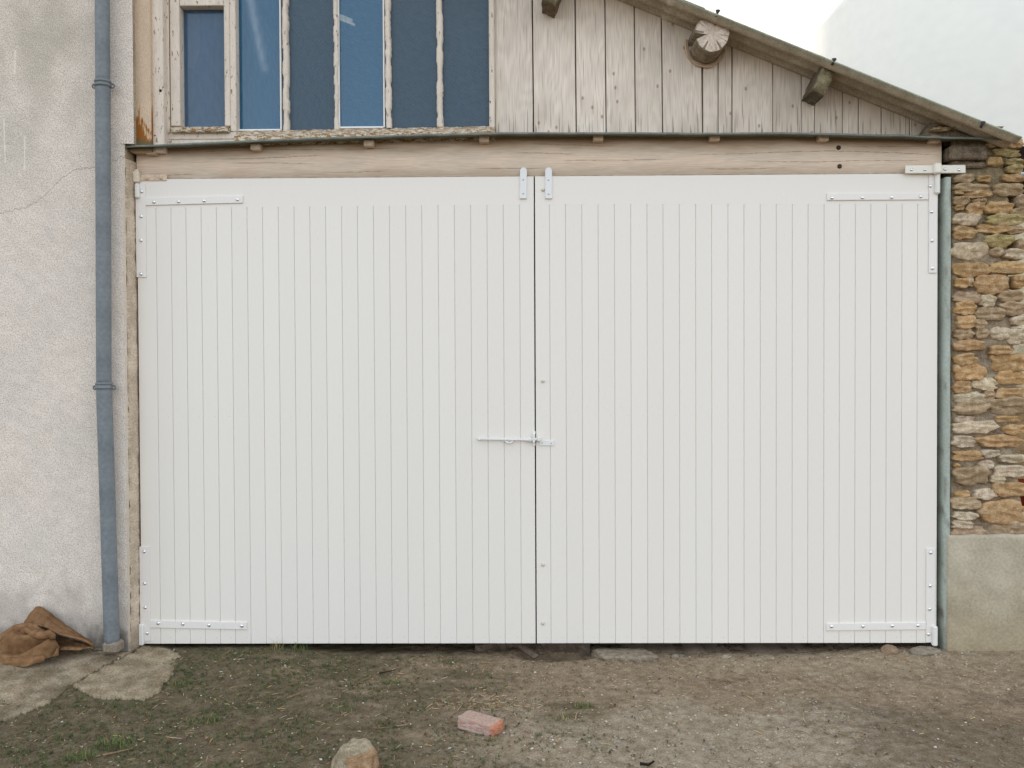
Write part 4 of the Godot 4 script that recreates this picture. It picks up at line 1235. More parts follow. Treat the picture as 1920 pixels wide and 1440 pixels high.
func build_doors():
	var gl := [-2.0668, -1.9847, -1.9027, -1.8192, -1.7358, -1.6524, -1.5675, -1.4827, -1.3965, -1.3103, -1.2241, -1.138, -1.0505, -0.9644, -0.8769, -0.7895, -0.7006, -0.6132, -0.5244, -0.4357, -0.347, -0.2583, -0.1696, -0.081]
	var gr := [0.0816, 0.1686, 0.2571, 0.3455, 0.4339, 0.5223, 0.6106, 0.6974, 0.7857, 0.8739, 0.9606, 1.0488, 1.1354, 1.2235, 1.3101, 1.3966, 1.4817, 1.5682, 1.6518, 1.7367, 1.8203, 1.9052, 1.9886, 2.072]
	var l := leaf("garage_door", "left leaf of the white planked garage door, with the long slide bolt", XL, -0.0035, gl, [2.45, 2.4552])
	var r := leaf("garage_door", "right leaf of the white planked garage door, with the small catch plate", 0.0035, XR, gr, [2.455, 2.4436])
	# left leaf hinges
	strap(l, [Vector3(-2.1753, 2.0729, 0.0005), Vector3(-2.1198, 2.5826, 0.007)], [Vector3(-2.1225, 2.4839, 0), Vector3(-1.5875, 2.4934, 0), 0.020], [Vector3(-2.1609, 2.5008, 0.012), Vector3(-2.16, 2.5818, 0.012), 0.026], [Vector3(-2.0725, 2.4807, 0.0075), Vector3(-1.9382, 2.4827, 0.0075), Vector3(-1.7981, 2.4861, 0.0075), Vector3(-1.6158, 2.4921, 0.0075), Vector3(-2.1393, 2.5392, 0.007), Vector3(-2.1438, 2.403, 0.007), Vector3(-2.1462, 2.2725, 0.007), Vector3(-2.1483, 2.0895, 0.007)])
	strap(l, [Vector3(-2.1764, 0.074, 0.0005), Vector3(-2.1205, 0.5966, 0.007)], [Vector3(-2.1254, 0.1697, 0), Vector3(-1.5894, 0.1587, 0), 0.020], [Vector3(-2.1673, 0.054, 0.012), Vector3(-2.1659, 0.1747, 0.012), 0.028], [Vector3(-2.0751, 0.1747, 0.0075), Vector3(-1.9398, 0.1701, 0.0075), Vector3(-1.7957, 0.164, 0.0075), Vector3(-1.615, 0.1594, 0.0075), Vector3(-2.1488, 0.5702, 0.007), Vector3(-2.1479, 0.3939, 0.007), Vector3(-2.1464, 0.2615, 0.007), Vector3(-2.1378, 0.1202, 0.007)])
	# right leaf hinges
	strap(r, [Vector3(2.1299, 2.0711, 0.0005), Vector3(2.1739, 2.6014, 0.007)], [Vector3(1.5818, 2.4849, 0), Vector3(2.1274, 2.4841, 0), 0.0185], [Vector3(2.1705, 2.4943, 0.012), Vector3(2.1702, 2.6061, 0.012), 0.026], [Vector3(1.6079, 2.479, 0.0075), Vector3(1.7715, 2.4793, 0.0075), Vector3(1.9292, 2.4796, 0.0075), Vector3(2.0839, 2.4829, 0.0075), Vector3(2.1369, 2.5386, 0.007), Vector3(2.1431, 2.4008, 0.007), Vector3(2.1465, 2.2457, 0.007), Vector3(2.1484, 2.0961, 0.007)])
	strap(r, [Vector3(2.1217, 0.0634, 0.0005), Vector3(2.1691, 0.5779, 0.007)], [Vector3(1.5818, 0.1486, 0), Vector3(2.1202, 0.1538, 0), 0.0195], [Vector3(2.1642, 0.0465, 0.012), Vector3(2.1638, 0.1572, 0.012), 0.028], [Vector3(1.6082, 0.1523, 0.0075), Vector3(1.7788, 0.1535, 0.0075), Vector3(1.9378, 0.1562, 0.0075), Vector3(2.0764, 0.1575, 0.0075), Vector3(2.1447, 0.5547, 0.007), Vector3(2.1424, 0.3743, 0.007), Vector3(2.1399, 0.2461, 0.007), Vector3(2.1345, 0.1091, 0.007)])
	# stop bars that reach over the lintel, round at the top
	for q in [[l, Vector3(-0.0607, 2.4859, 0), Vector3(-0.0586, 2.6361, 0), [Vector3(-0.0603, 2.5878, 0.01), Vector3(-0.0606, 2.5128, 0.01)]], [r, Vector3(0.0769, 2.485, 0), Vector3(0.0775, 2.6351, 0), [Vector3(0.0755, 2.5854, 0.01), Vector3(0.0767, 2.509, 0.01)]]]:
		var s := st0()
		var a: Vector3 = q[1]; var b: Vector3 = q[2]
		var o2 := PackedVector2Array([Vector2(a.x - 0.0185, a.y), Vector2(a.x + 0.0185, a.y)])
		for k in 13: o2.append(Vector2(b.x + 0.0185 * cos(PI * k / 12.0), b.y + 0.0185 * sin(PI * k / 12.0)))
		prism(s, o2, 0.0005, 0.0105, 0.0015, Color(0.76, 0.75, 0.73))
		var bar2 := put("stop_bar", s, M.door_paint, q[0])
		for p in q[3]:
			s = st0()
			tube(s, [p, p + Vector3(0, 0, 0.002)], [0.0058, 0.0045], 12, S(196, 190, 178))
			put("screw", s, M.door_paint, bar2)
	for p in [Vector3(0.0467, 2.5343, 0), Vector3(0.0425, 1.4957, 0), Vector3(0.0385, 0.4921, 0), Vector3(0.0372, 0.1697, 0)]:
		var s := st0()
		tube(s, [p, p + Vector3(0, 0, 0.007), p + Vector3(0, 0, 0.010)], [0.0095, 0.0085, 0.004], 12, S(206, 196, 176))
		put("stud", s, M.door_paint, r)
	# slide bolt
	var k := part("slide_bolt", l)
	var c := Color(0.76, 0.74, 0.70)
	var s := st0()
	tube(s, [Vector3(-0.3046, 1.1805, 0.014), Vector3(-0.0549, 1.1767, 0.014), Vector3(-0.0462, 1.1767, 0.014), Vector3(-0.0229, 1.176, 0.014), Vector3(0.0148, 1.1811, 0.014)], [0.0055, 0.0060, 0.009, 0.009, 0.008], 12, c)
	put("rod", s, M.door_paint, k)
	s = st0()
	tube(s, [Vector3(-0.3148, 1.1809, 0.014), Vector3(-0.3104, 1.1808, 0.014), Vector3(-0.3046, 1.1805, 0.014), Vector3(-0.3002, 1.1805, 0.014)], [0.003, 0.0085, 0.0085, 0.004], 12, c)
	put("knob", s, M.door_paint, k)
	s = st0()
	tube(s, [Vector3(-0.1769, 1.1728, 0.011), Vector3(-0.1652, 1.1714, 0.012), Vector3(-0.1536, 1.1632, 0.018), Vector3(-0.1419, 1.1601, 0.02), Vector3(-0.1304, 1.1636, 0.018), Vector3(-0.1217, 1.1713, 0.012), Vector3(-0.1101, 1.1726, 0.011)], [0.003, 0.004, 0.0042, 0.0045, 0.0042, 0.004, 0.003], 8, c)
	put("handle", s, M.door_paint, k)
	s = st0()
	tube(s, [Vector3(-0.036, 1.1766, 0.014), Vector3(-0.0316, 1.1766, 0.014), Vector3(-0.0258, 1.1766, 0.014), Vector3(-0.0215, 1.1766, 0.014)], [0.010, 0.0135, 0.0135, 0.010], 12, c)
	put("collar", s, M.door_paint, k)
	s = st0()
	box(s, Vector3(-0.0084, 1.1855, 0.014), Vector3(0.014, 0.050, 0.027), 0.003, c)
	box(s, Vector3(-0.0081, 1.2153, 0.003), Vector3(0.018, 0.016, 0.005), 0.001, c)
	box(s, Vector3(-0.0084, 1.1512, 0.003), Vector3(0.018, 0.016, 0.005), 0.001, c)
	put("keeper", s, M.door_paint, k)
	k = part("catch_plate", r)
	s = st0()
	box(s, Vector3(0.0614, 1.1582, 0.003), Vector3(0.080, 0.029, 0.006), 0.0012, c)
	put("plate", s, M.door_paint, k)
	s = st0()
	box(s, Vector3(0.0191, 1.1796, 0.014), Vector3(0.018, 0.020, 0.030), 0.003, c)
	put("staple", s, M.door_paint, k)
	for p in [Vector3(0.0367, 1.1585, 0.0058), Vector3(0.086, 1.1563, 0.0058)]:
		s = st0()
		tube(s, [p, p + Vector3(0, 0, 0.0015)], [0.004, 0.003], 8, S(178, 168, 150))
		put("screw", s, M.door_paint, k)

func build_drainpipe():
	var o := thing("drainpipe", "blue grey zinc drainpipe running down the roughcast wall beside the garage", "drainpipe")
	var col := S(130, 135, 137)
	var top := Vector3(-2.2628, 4.6, 0.165)
	var mid: Vector3 = Vector3(-2.285, 1.4758, 0.165)
	var low: Vector3 = Vector3(-2.2589, 0.1134, 0.165)
	var r := 0.0365
	var a: Vector3 = Vector3(-2.2711, 3.0655, 0.165)
	for q in [[[top, a + Vector3(0, 0.012, 0)], r], [[a + Vector3(0, 0.02, 0), mid + Vector3(0, 0.010, 0)], r + 0.0012], [[mid + Vector3(0, 0.016, 0), low], r + 0.0028]]:
		var s := st0()
		var p := lerp_points(q[0], [q[1], q[1]], 24)
		tube(s, p[0], p[1], 28, col)
		put("pipe_length", s, M.pipe, o)
	for q in [[a, 0], [mid, 1]]:
		var c := part("clamp", o)
		var y: Vector3 = q[0]
		var s := st0()
		tube(s, [y + Vector3(0, 0.010, 0), y + Vector3(0, 0.013, 0), y + Vector3(0, 0.019, 0), y + Vector3(0, 0.024, 0), y + Vector3(0, 0.027, 0)], [r, r + 0.005, r + 0.0075, r + 0.005, r], 28, col * 0.95)
		put("bead", s, M.pipe, c)
		s = st0()
		tube(s, [y + Vector3(0, -0.010, 0), y + Vector3(0, -0.0095, 0), y + Vector3(0, 0.0045, 0), y + Vector3(0, 0.005, 0)], [r, r + 0.0065, r + 0.0065, r], 28, col * 0.9)
		put("collar", s, M.pipe, c)
		for d in [-1, 1]:
			s = st0()
			var ring := []
			for k in 15:
				var t := TAU * k / 14.0
				ring.append(y + Vector3(d * (r + 0.012 + 0.010 * cos(t)), -0.002 + 0.010 * sin(t), -0.006))
			tube(s, ring, filled(15, 0.0042), 8, col * 0.8, Vector3.ONE, 0.0, false)
			put("lug", s, M.pipe, c)
		s = st0()
		tube(s, [y + Vector3(0, -0.002, 0), Vector3(y.x, y.y - 0.002, 0.09)], [0.007, 0.007], 8, col * 0.6)
		put("spike", s, M.pipe, c)
	var s := st0()
	var f: Vector3 = Vector3(-2.2518, 0.1077, 0.165)
	var oct := PackedVector2Array()
	box(s, f + Vector3(0, -0.010, 0), Vector3(0.088, 0.060, 0.088), 0.012, S(152, 140, 124))
	put("foot_collar", s, M.cement, o)

# ---------------------------------------------------------------- things on the ground
# a flat slab cut along an outline (x, z); its broken edge shows its thickness
func patch(s: SurfaceTool, poly: PackedVector2Array, cell: float, thick: float, yf: Callable, cf: Callable):
	var lo := poly[0]; var hi := poly[0]
	for p in poly:
		lo = lo.min(p); hi = hi.max(p)
	var nx := int((hi.x - lo.x) / cell) + 1
	var nz := int((hi.y - lo.y) / cell) + 1
	var inside := {}
	for j in nz:
		for i in nx:
			var p := lo + Vector2(i + 0.5, j + 0.5) * cell
			var q := p + Vector2(nb.get_noise_2d(p.x * 16.0, p.y * 16.0), nb.get_noise_2d(p.x * 16.0 + 50.0, p.y * 16.0)) * 0.012
			if Geometry2D.is_point_in_polygon(q, poly): inside[Vector2i(i, j)] = true
	var P := func(i, j):
		var x: float = lo.x + i * cell; var z: float = lo.y + j * cell
		return Vector3(x, yf.call(x, z), z)
	for c in inside:
		var a: Vector3 = P.call(c.x, c.y); var b: Vector3 = P.call(c.x + 1, c.y)
		var d: Vector3 = P.call(c.x + 1, c.y + 1); var e: Vector3 = P.call(c.x, c.y + 1)
		face(s, a, e, d, b, cf.call(a.x, a.z))
		var dn := Vector3(0, -thick, 0)
		if not inside.has(c + Vector2i(0, 1)): face(s, e + dn, d + dn, d, e, cf.call(a.x, a.z))
		if not inside.has(c + Vector2i(1, 0)): face(s, d + dn, b + dn, b, d, cf.call(a.x, a.z))
		if not inside.has(c + Vector2i(-1, 0)): face(s, a + dn, e + dn, e, a, cf.call(a.x, a.z))
		if not inside.has(c + Vector2i(0, -1)): face(s, b + dn, a + dn, a, b, cf.call(a.x, a.z))

func slab_top(x: float, z: float) -> float:
	return slab_y(x, z) - 0.008 + 0.005 * na.get_noise_2d(x * 4.0, z * 4.0) + 0.0015 * nb.get_noise_2d(x * 40.0, z * 40.0)

func slab_color(x: float, z: float) -> Color:
	var n := na.get_noise_2d(x * 3.0, z * 4.0)
	var c := S(184, 168, 144).lerp(S(158, 144, 124), clampf(0.5 + 1.4 * n, 0, 1))
	# an old crack filled with dirt
	var cz := 0.12 + (x + 2.38) * -0.28 + 0.03 * sin(x * 21.0) + 0.02 * nb.get_noise_2d(x * 30.0, 1.0)
	if x > -2.62 and x < -2.12 and absf(z - cz) < 0.009 + 0.006 * nb.get_noise_2d(x * 14.0, 7.0): c = c.lerp(S(92, 84, 66), 0.8)
	return c.lerp(S(110, 106, 84), clampf(na.get_noise_2d(x * 9.0 + 4.0, z * 9.0) * 1.2 - 0.1, 0, 0.5))

func cloth(s: SurfaceTool, net: Array, nu: int, nv: int, col: Color, sd: float):
	var f := func(u: float, v: float):
		var p := net_point(net, u, v)
		p += Vector3(0.3, 1, 0.8) * (0.005 * nb.get_noise_3d(p.x * 16.0 + sd, p.y * 22.0, p.z * 16.0) + 0.0020 * nb.get_noise_3d(p.x * 50.0, p.y * 50.0, p.z * 50.0))
		var t := clampf(0.5 + na.get_noise_2d(p.x * 9.0, p.y * 11.0 + sd), 0, 1)
		return [p, col.lerp(col * 0.84, t)]
	grid(s, nu, nv, f)

func roll(s: SurfaceTool, pts: Array, rad: Array, col: Color, sd: float, flat := 1.0):
	var q := lerp_points(pts, rad, 30)
	for i in q[0].size():
		q[0][i] += Vector3(0, 1, 1) * 0.006 * nb.get_noise_2d(i * 0.25, sd)
		q[1][i] *= 1.0 + 0.12 * nb.get_noise_2d(i * 0.4, sd + 5.0)
	var first: Vector3 = q[0][0]
	tube(s, q[0], q[1], 26, col, Vector3(1, flat, 1), 0.006)

func build_sack():
	var o := thing("burlap_sack", "crumpled brown burlap sack heaped against the foot of the roughcast wall", "sack")
	var col := S(156, 122, 90)
	var s := st0()
	cloth(s, [
		[Vector3(-2.8439, 0.1465, 0.121), Vector3(-2.7716, 0.1965, 0.115), Vector3(-2.7245, 0.2598, 0.115), Vector3(-2.6894, 0.2972, 0.115), Vector3(-2.6491, 0.2914, 0.115), Vector3(-2.5887, 0.2498, 0.121), Vector3(-2.5078, 0.1959, 0.134), Vector3(-2.4329, 0.1538, 0.147), Vector3(-2.3724, 0.1252, 0.166), Vector3(-2.3371, 0.1133, 0.192)],
		[Vector3(-2.827, 0.141, 0.16), Vector3(-2.7558, 0.1903, 0.153), Vector3(-2.7063, 0.2474, 0.153), Vector3(-2.6648, 0.2779, 0.16), Vector3(-2.6188, 0.2738, 0.166), Vector3(-2.5552, 0.2403, 0.179), Vector3(-2.4723, 0.1929, 0.192), Vector3(-2.3981, 0.1599, 0.205), Vector3(-2.3474, 0.1334, 0.211), Vector3(-2.3308, 0.1146, 0.205)],
		[Vector3(-2.8084, 0.1309, 0.192), Vector3(-2.7337, 0.1847, 0.192), Vector3(-2.6719, 0.2224, 0.205), Vector3(-2.6186, 0.2504, 0.224), Vector3(-2.5722, 0.2484, 0.237), Vector3(-2.5132, 0.2164, 0.243), Vector3(-2.4375, 0.1845, 0.249), Vector3(-2.3733, 0.1648, 0.249), Vector3(-2.3347, 0.1358, 0.237), Vector3(-2.3278, 0.1155, 0.217)],
		[Vector3(-2.801, 0.1151, 0.205), Vector3(-2.7231, 0.1677, 0.211), Vector3(-2.6553, 0.21, 0.23), Vector3(-2.5973, 0.2362, 0.253), Vector3(-2.5533, 0.2304, 0.262), Vector3(-2.4968, 0.2017, 0.269), Vector3(-2.4258, 0.183, 0.272), Vector3(-2.3653, 0.1641, 0.265), Vector3(-2.3316, 0.1367, 0.249), Vector3(-2.3272, 0.1149, 0.224)]], 72, 36, col, 1.0)
	# the hem's turned edge
	var hem := lerp_points([Vector3(-2.5973, 0.2348, 0.253), Vector3(-2.5533, 0.229, 0.262), Vector3(-2.4969, 0.2003, 0.269), Vector3(-2.4258, 0.1816, 0.272), Vector3(-2.3654, 0.1627, 0.265), Vector3(-2.3316, 0.1353, 0.249), Vector3(-2.3272, 0.1135, 0.224)], [0.004, 0.0055, 0.006, 0.006, 0.006, 0.005, 0.004], 30)
	tube(s, hem[0], hem[1], 8, col, Vector3.ONE, 0.003)
	# inside of the mouth and its lower lip
	cloth(s, [
		[Vector3(-2.6174, 0.1597, 0.166), Vector3(-2.5434, 0.1425, 0.166), Vector3(-2.4685, 0.136, 0.173), Vector3(-2.3972, 0.1254, 0.185), Vector3(-2.3335, 0.1164, 0.211)],
		[Vector3(-2.6019, 0.1256, 0.185), Vector3(-2.5211, 0.1239, 0.198), Vector3(-2.4465, 0.125, 0.211), Vector3(-2.3778, 0.1262, 0.224), Vector3(-2.3243, 0.1167, 0.23)],
		[Vector3(-2.5627, 0.1164, 0.237), Vector3(-2.482, 0.1214, 0.262), Vector3(-2.4113, 0.1235, 0.269), Vector3(-2.359, 0.1226, 0.262), Vector3(-2.3236, 0.118, 0.243)],
		[Vector3(-2.5508, 0.1005, 0.249), Vector3(-2.4673, 0.1133, 0.285), Vector3(-2.4017, 0.1156, 0.288), Vector3(-2.3554, 0.117, 0.275), Vector3(-2.3263, 0.1157, 0.249)]], 44, 20, col, 3.0)
	roll(s, [Vector3(-2.9207, 0.0755, 0.205), Vector3(-2.816, 0.1527, 0.217), Vector3(-2.7532, 0.2006, 0.217), Vector3(-2.6867, 0.2223, 0.224), Vector3(-2.6288, 0.2204, 0.237), Vector3(-2.5904, 0.2119, 0.256)], [0.03, 0.026, 0.022, 0.020, 0.018, 0.010], col, 2.0)
	roll(s, [Vector3(-2.6669, 0.227, 0.269), Vector3(-2.6252, 0.2149, 0.294), Vector3(-2.5904, 0.2021, 0.307), Vector3(-2.5483, 0.2011, 0.313), Vector3(-2.5183, 0.2075, 0.307), Vector3(-2.5088, 0.1898, 0.294), Vector3(-2.5159, 0.1747, 0.281)], [0.008, 0.016, 0.021, 0.020, 0.018, 0.016, 0.010], col, 5.0)
	# the body of the sack falls from the gather in folds that fan out to the left
	var net := [
		[Vector3(-2.9446, 0.1005, 0.23), Vector3(-2.8272, 0.164, 0.217), Vector3(-2.7417, 0.2147, 0.217), Vector3(-2.6528, 0.2307, 0.224), Vector3(-2.5782, 0.2147, 0.237), Vector3(-2.5328, 0.1874, 0.249), Vector3(-2.5044, 0.1503, 0.256)],
		[Vector3(-2.9132, 0.0832, 0.281), Vector3(-2.7896, 0.1416, 0.281), Vector3(-2.7052, 0.1888, 0.281), Vector3(-2.6247, 0.2094, 0.285), Vector3(-2.5563, 0.2019, 0.288), Vector3(-2.5067, 0.1713, 0.288), Vector3(-2.4794, 0.1351, 0.288)],
		[Vector3(-2.8893, 0.0655, 0.32), Vector3(-2.7592, 0.1082, 0.333), Vector3(-2.6742, 0.1477, 0.336), Vector3(-2.5986, 0.1631, 0.333), Vector3(-2.5308, 0.1609, 0.326), Vector3(-2.479, 0.1424, 0.32), Vector3(-2.4641, 0.1162, 0.307)],
		[Vector3(-2.8697, 0.0514, 0.352), Vector3(-2.7407, 0.0748, 0.365), Vector3(-2.6548, 0.0986, 0.371), Vector3(-2.5781, 0.1122, 0.371), Vector3(-2.5139, 0.1216, 0.358), Vector3(-2.472, 0.1182, 0.339), Vector3(-2.4602, 0.1038, 0.32)],
		[Vector3(-2.8742, 0.0408, 0.345), Vector3(-2.741, 0.0557, 0.365), Vector3(-2.6409, 0.0678, 0.377), Vector3(-2.5697, 0.0814, 0.377), Vector3(-2.505, 0.0992, 0.365), Vector3(-2.4722, 0.1017, 0.339), Vector3(-2.4631, 0.0955, 0.32)]]
	var hub: Vector3 = Vector3(-2.5071, 0.2103, 0.307)
	var drape := func(u: float, v: float):
		var p := net_point(net, u, v)
		var d := Vector2(hub.x - p.x, (hub.y - p.y) * 1.5 + (p.z - hub.z) * 0.6)
		var a := atan2(d.y, d.x) + 0.45 * nb.get_noise_2d(d.length() * 5.0, 2.0)
		var w := pow(absf(sin(a * 3.6 + 0.9 + 0.5 * nb.get_noise_2d(a * 2.0, 4.0))), 0.6)
		var k := smoothstep(0.01, 0.12, d.length())
		p += Vector3(0.0, 0.6, 0.8) * (0.075 * (w - 0.78) * k * sin(PI * clampf(v, 0.06, 0.97)))
		p += Vector3(0.2, 0.7, 0.7) * (0.0035 * nb.get_noise_3d(p.x * 26.0, p.y * 30.0, p.z * 26.0))
		var t := clampf(0.5 + na.get_noise_2d(p.x * 9.0, p.y * 11.0), 0, 1)
		return [p, col.lerp(col * 0.84, t)]
	grid(s, 110, 70, drape)
	# the near flap, open at its end
	cloth(s, [
		[Vector3(-2.7541, 0.0835, 0.333), Vector3(-2.7007, 0.0991, 0.339), Vector3(-2.6436, 0.1088, 0.352), Vector3(-2.5886, 0.117, 0.352), Vector3(-2.5375, 0.1202, 0.345)],
		[Vector3(-2.737, 0.085, 0.371), Vector3(-2.6786, 0.1006, 0.377), Vector3(-2.6199, 0.111, 0.384), Vector3(-2.5654, 0.1137, 0.384), Vector3(-2.5125, 0.1148, 0.371)],
		[Vector3(-2.735, 0.073, 0.384), Vector3(-2.6713, 0.0858, 0.39), Vector3(-2.604, 0.0901, 0.403), Vector3(-2.553, 0.0935, 0.397), Vector3(-2.5001, 0.1027, 0.384)],
		[Vector3(-2.7448, 0.057, 0.377), Vector3(-2.6751, 0.0647, 0.384), Vector3(-2.5927, 0.0704, 0.409), Vector3(-2.5532, 0.0772, 0.397), Vector3(-2.5041, 0.0868, 0.377)]], 32, 18, col, 11.0)
	put("cloth", s, M.burlap, o)

func blade(s: SurfaceTool, at: Vector3, h: float, w: float, yaw: float, bend: float, col: Color):
	var side := Vector3(cos(yaw), 0, sin(yaw)) * w
	var fwd := Vector3(-sin(yaw), 0, cos(yaw))
	var p := []
	for i in 4:
		var t := i / 3.0
		p.append(at + Vector3(0, h * t * (1.0 - 0.35 * bend * t), 0) + fwd * (h * bend * t * t))
	for i in 3:
		var w0 := 1.0 - 0.3 * i; var w1 := 1.0 - 0.3 * (i + 1) if i < 2 else 0.05
		face(s, p[i] - side * w0, p[i] + side * w0, p[i + 1] + side * w1, p[i + 1] - side * w1, col)

func tuft(label: String, px: Vector3, n: int, spread: float, h: float, tone := 0):
	var at := on_ground(px.x, px.z)
	var o := thing("grass_tuft", label, "grass", at, "grass tufts in the yard")
	var s := st0(true)
	for k in n:
		var a := rng.randf() * TAU
		var r := sqrt(rng.randf()) * spread
		var c: Color = [S(86, 106, 58), S(70, 92, 52), S(104, 116, 68), S(140, 128, 84)][rng.randi() % 4] if tone == 0 else [S(150, 138, 96), S(120, 124, 70), S(170, 150, 110)][rng.randi() % 3]
		var q := Vector3(cos(a) * r, 0, sin(a) * r * 0.7)
		q.y = ground_y(at.x + q.x, at.z + q.z) - at.y - 0.004
		blade(s, q, h * rng.randf_range(0.5, 1.1), rng.randf_range(0.0012, 0.0026), rng.randf() * TAU, rng.randf_range(0.1, 1.1), c)
	put("blades", s, M.leaf, o)

func stick(called: String, label: String, cat: String, a: Vector3, b: Vector3, r: float, col: Color, lift := 0.006, kink := 0.0):
	var mid := (a + b) * 0.5
	var o := thing(called, label, cat, on_ground(mid.x, mid.z))
	var s := st0()
	var pts := []; var rad := []
	for k in 9:
		var t := k / 8.0
		var p := a.lerp(b, t)
		var side := Vector3(-(b - a).z, 0, (b - a).x)
		p += side * (0.03 * sin(t * 5.0 + a.x * 9.0) + kink * (1.0 - absf(t * 2.0 - 1.0)))
		pts.append(on_ground(p.x, p.z, lift + r) - o.position); rad.append(r * (1.0 - 0.35 * t))
	tube(s, pts, rad, 7, col, Vector3.ONE, 0.001)
	put("stem", s, M.grey_wood, o)

# a broken stone: a ball cut by random planes
func boulder(s: SurfaceTool, size: Vector3, sd: float, cf: Callable, cuts: Array = [], nu := 40, nv := 26):
	var f := func(u: float, v: float):
		var a := TAU * u; var b := PI * (v - 0.5)
		var d := Vector3(cos(a) * cos(b), sin(b), -sin(a) * cos(b))
		var r := 1.0
		for q in cuts:
			var k: float = d.dot(q[0])
			if k > 0.05: r = minf(r, q[1] / k)
		r += 0.05 * nb.get_noise_3dv(d * 2.2 + Vector3.ONE * sd) + 0.022 * nb.get_noise_3dv(d * 7.0 + Vector3.ONE * sd) + 0.008 * nb.get_noise_3dv(d * 22.0)
		return [d * r * size, cf.call(d, d * r), Vector2(u, v)]
	grid(s, nu, nv, f)

func build_objects():
	# concrete apron by the house, in two pieces with an open joint
	var o := thing("concrete_slab", "large worn concrete slab under the burlap sack, cracked across", "slab")
	var s := st0()
	patch(s, PackedVector2Array([Vector2(-3.6, 0.02), Vector2(-2.9209, 0.2495), Vector2(-2.5442, 0.1105), Vector2(-2.2875, 0.1045), Vector2(-2.187, 0.11), Vector2(-2.2522, 0.3577), Vector2(-2.2943, 0.5219), Vector2(-2.294, 0.6334), Vector2(-2.2986, 0.7396), Vector2(-2.3456, 0.8258), Vector2(-2.4237, 0.9015), Vector2(-2.5409, 1.0198), Vector2(-3.6, 0.98)]), 0.011, 0.06, slab_top, slab_color)
	put("top", s, M.slab, o)
	o = thing("concrete_slab", "smaller concrete slab at the left corner of the doors, rounded on its right side", "slab")
	s = st0()
	patch(s, PackedVector2Array([Vector2(-2.1661, 0.1183), Vector2(-2.1603, 0.0246), Vector2(-1.9974, 0.0215), Vector2(-1.9245, 0.1109), Vector2(-1.8875, 0.2351), Vector2(-1.8687, 0.3601), Vector2(-1.8421, 0.5453), Vector2(-1.8715, 0.6605), Vector2(-2.0068, 0.6548), Vector2(-2.1226, 0.6531), Vector2(-2.2149, 0.5963), Vector2(-2.2705, 0.5429), Vector2(-2.2257, 0.3788)]), 0.011, 0.06, func(x: float, z: float): return slab_top(x, z) + 0.005, func(x: float, z: float): return slab_color(x, z).lerp(S(190, 174, 148), 0.35))
	put("top", s, M.slab, o)
	build_sack()
	# brick
	var bp: Vector3 = Vector3(-0.2522, 0, 1.0415)
	o = thing("brick", "pale red brick lying loose on the bare ground before the doors", "brick", on_ground(bp.x - 0.005, bp.z - 0.01))
	s = st0()
	var tilt := Basis(Vector3.UP, -0.50) * Basis(Vector3(0, 0, 1), -0.05) * Basis(Vector3.RIGHT, -0.03)
	var bs := Vector3(0.185, 0.058, 0.094)
	var bf := func(u: float, v: float):
		var a := TAU * u; var b := PI * (v - 0.5)
		var d := Vector3(cos(a) * cos(b), sin(b), -sin(a) * cos(b))
		var p := 11.0
		var sq := pow(pow(absf(d.x) + 1e-5, p) + pow(absf(d.y) + 1e-5, p) + pow(absf(d.z) + 1e-5, p), -1.0 / p)
		var q := d * sq
		q *= 1.0 + 0.02 * nb.get_noise_3dv(q * 2.6) + 0.012 * nb.get_noise_3dv(q * 8.0)
		# knocked corners
		if q.x > 0.5 and q.y > 0.3: q -= Vector3(0.10, 0.12, 0.0) * clampf((q.x - 0.5) * (q.y - 0.3) * (1.2 + q.z) * 2.0, 0, 1)
		var e := clampf(0.5 + na.get_noise_3dv(q * 2.2) * 1.2, 0, 1)
		var c := S(196, 154, 140).lerp(S(206, 188, 174), e)
		if q.y > 0.75: c = S(196, 176, 160).lerp(S(206, 160, 142), e * 0.6)
		if q.x > 0.85: c = S(210, 148, 118).lerp(S(194, 130, 104), e)
		return [tilt * (q * bs * 0.5) + Vector3(0, 0.026, 0), c, Vector2(u, v)]
	grid(s, 96, 64, bf)
	put("body", s, M.brick, o)
	# limestone block cut by the picture's lower edge
	bp = Vector3(-0.726, 0, 1.4444)
	o = thing("limestone_block", "rough pale limestone block with an ochre broken side, nearest stone in the yard", "stone", on_ground(bp.x, bp.z))
	s = st0()
	boulder(s, Vector3(0.094, 0.092, 0.09), 3.0, func(d, p):
		var e := clampf(0.5 + na.get_noise_3dv(p * 3.0) * 1.3, 0, 1)
		if p.x > 0.10 and p.y < 0.52 - 0.1 * e: return S(184, 156, 124).lerp(S(168, 136, 106), e)
		return S(190, 178, 154).lerp(S(168, 158, 134), e),
		[[Vector3(0, 1, 0.12).normalized(), 0.74], [Vector3(0.62, 0.25, 0.75).normalized(), 0.66], [Vector3(-0.6, 0.35, 0.7).normalized(), 0.74], [Vector3(1, 0.1, 0.0).normalized(), 0.84], [Vector3(-0.75, 0.66, -0.1).normalized(), 0.75], [Vector3(-0.2, 0.3, -1).normalized(), 0.72], [Vector3(0.75, 0.66, 0.1).normalized(), 0.80]], 72, 48)
	var body := put("body", s, M.stone, o)
	body.position = Vector3(0.0, 0.048, 0.0)
	body.rotation = Vector3(0, -0.35, 0.10)
	# paving stone and rubble at the sill
	o = thing("paving_stone", "flat pale paving stone lying under the right door beside the hollow", "stone", Vector3(0.4824, -0.0131, 0.03))
	s = st0()
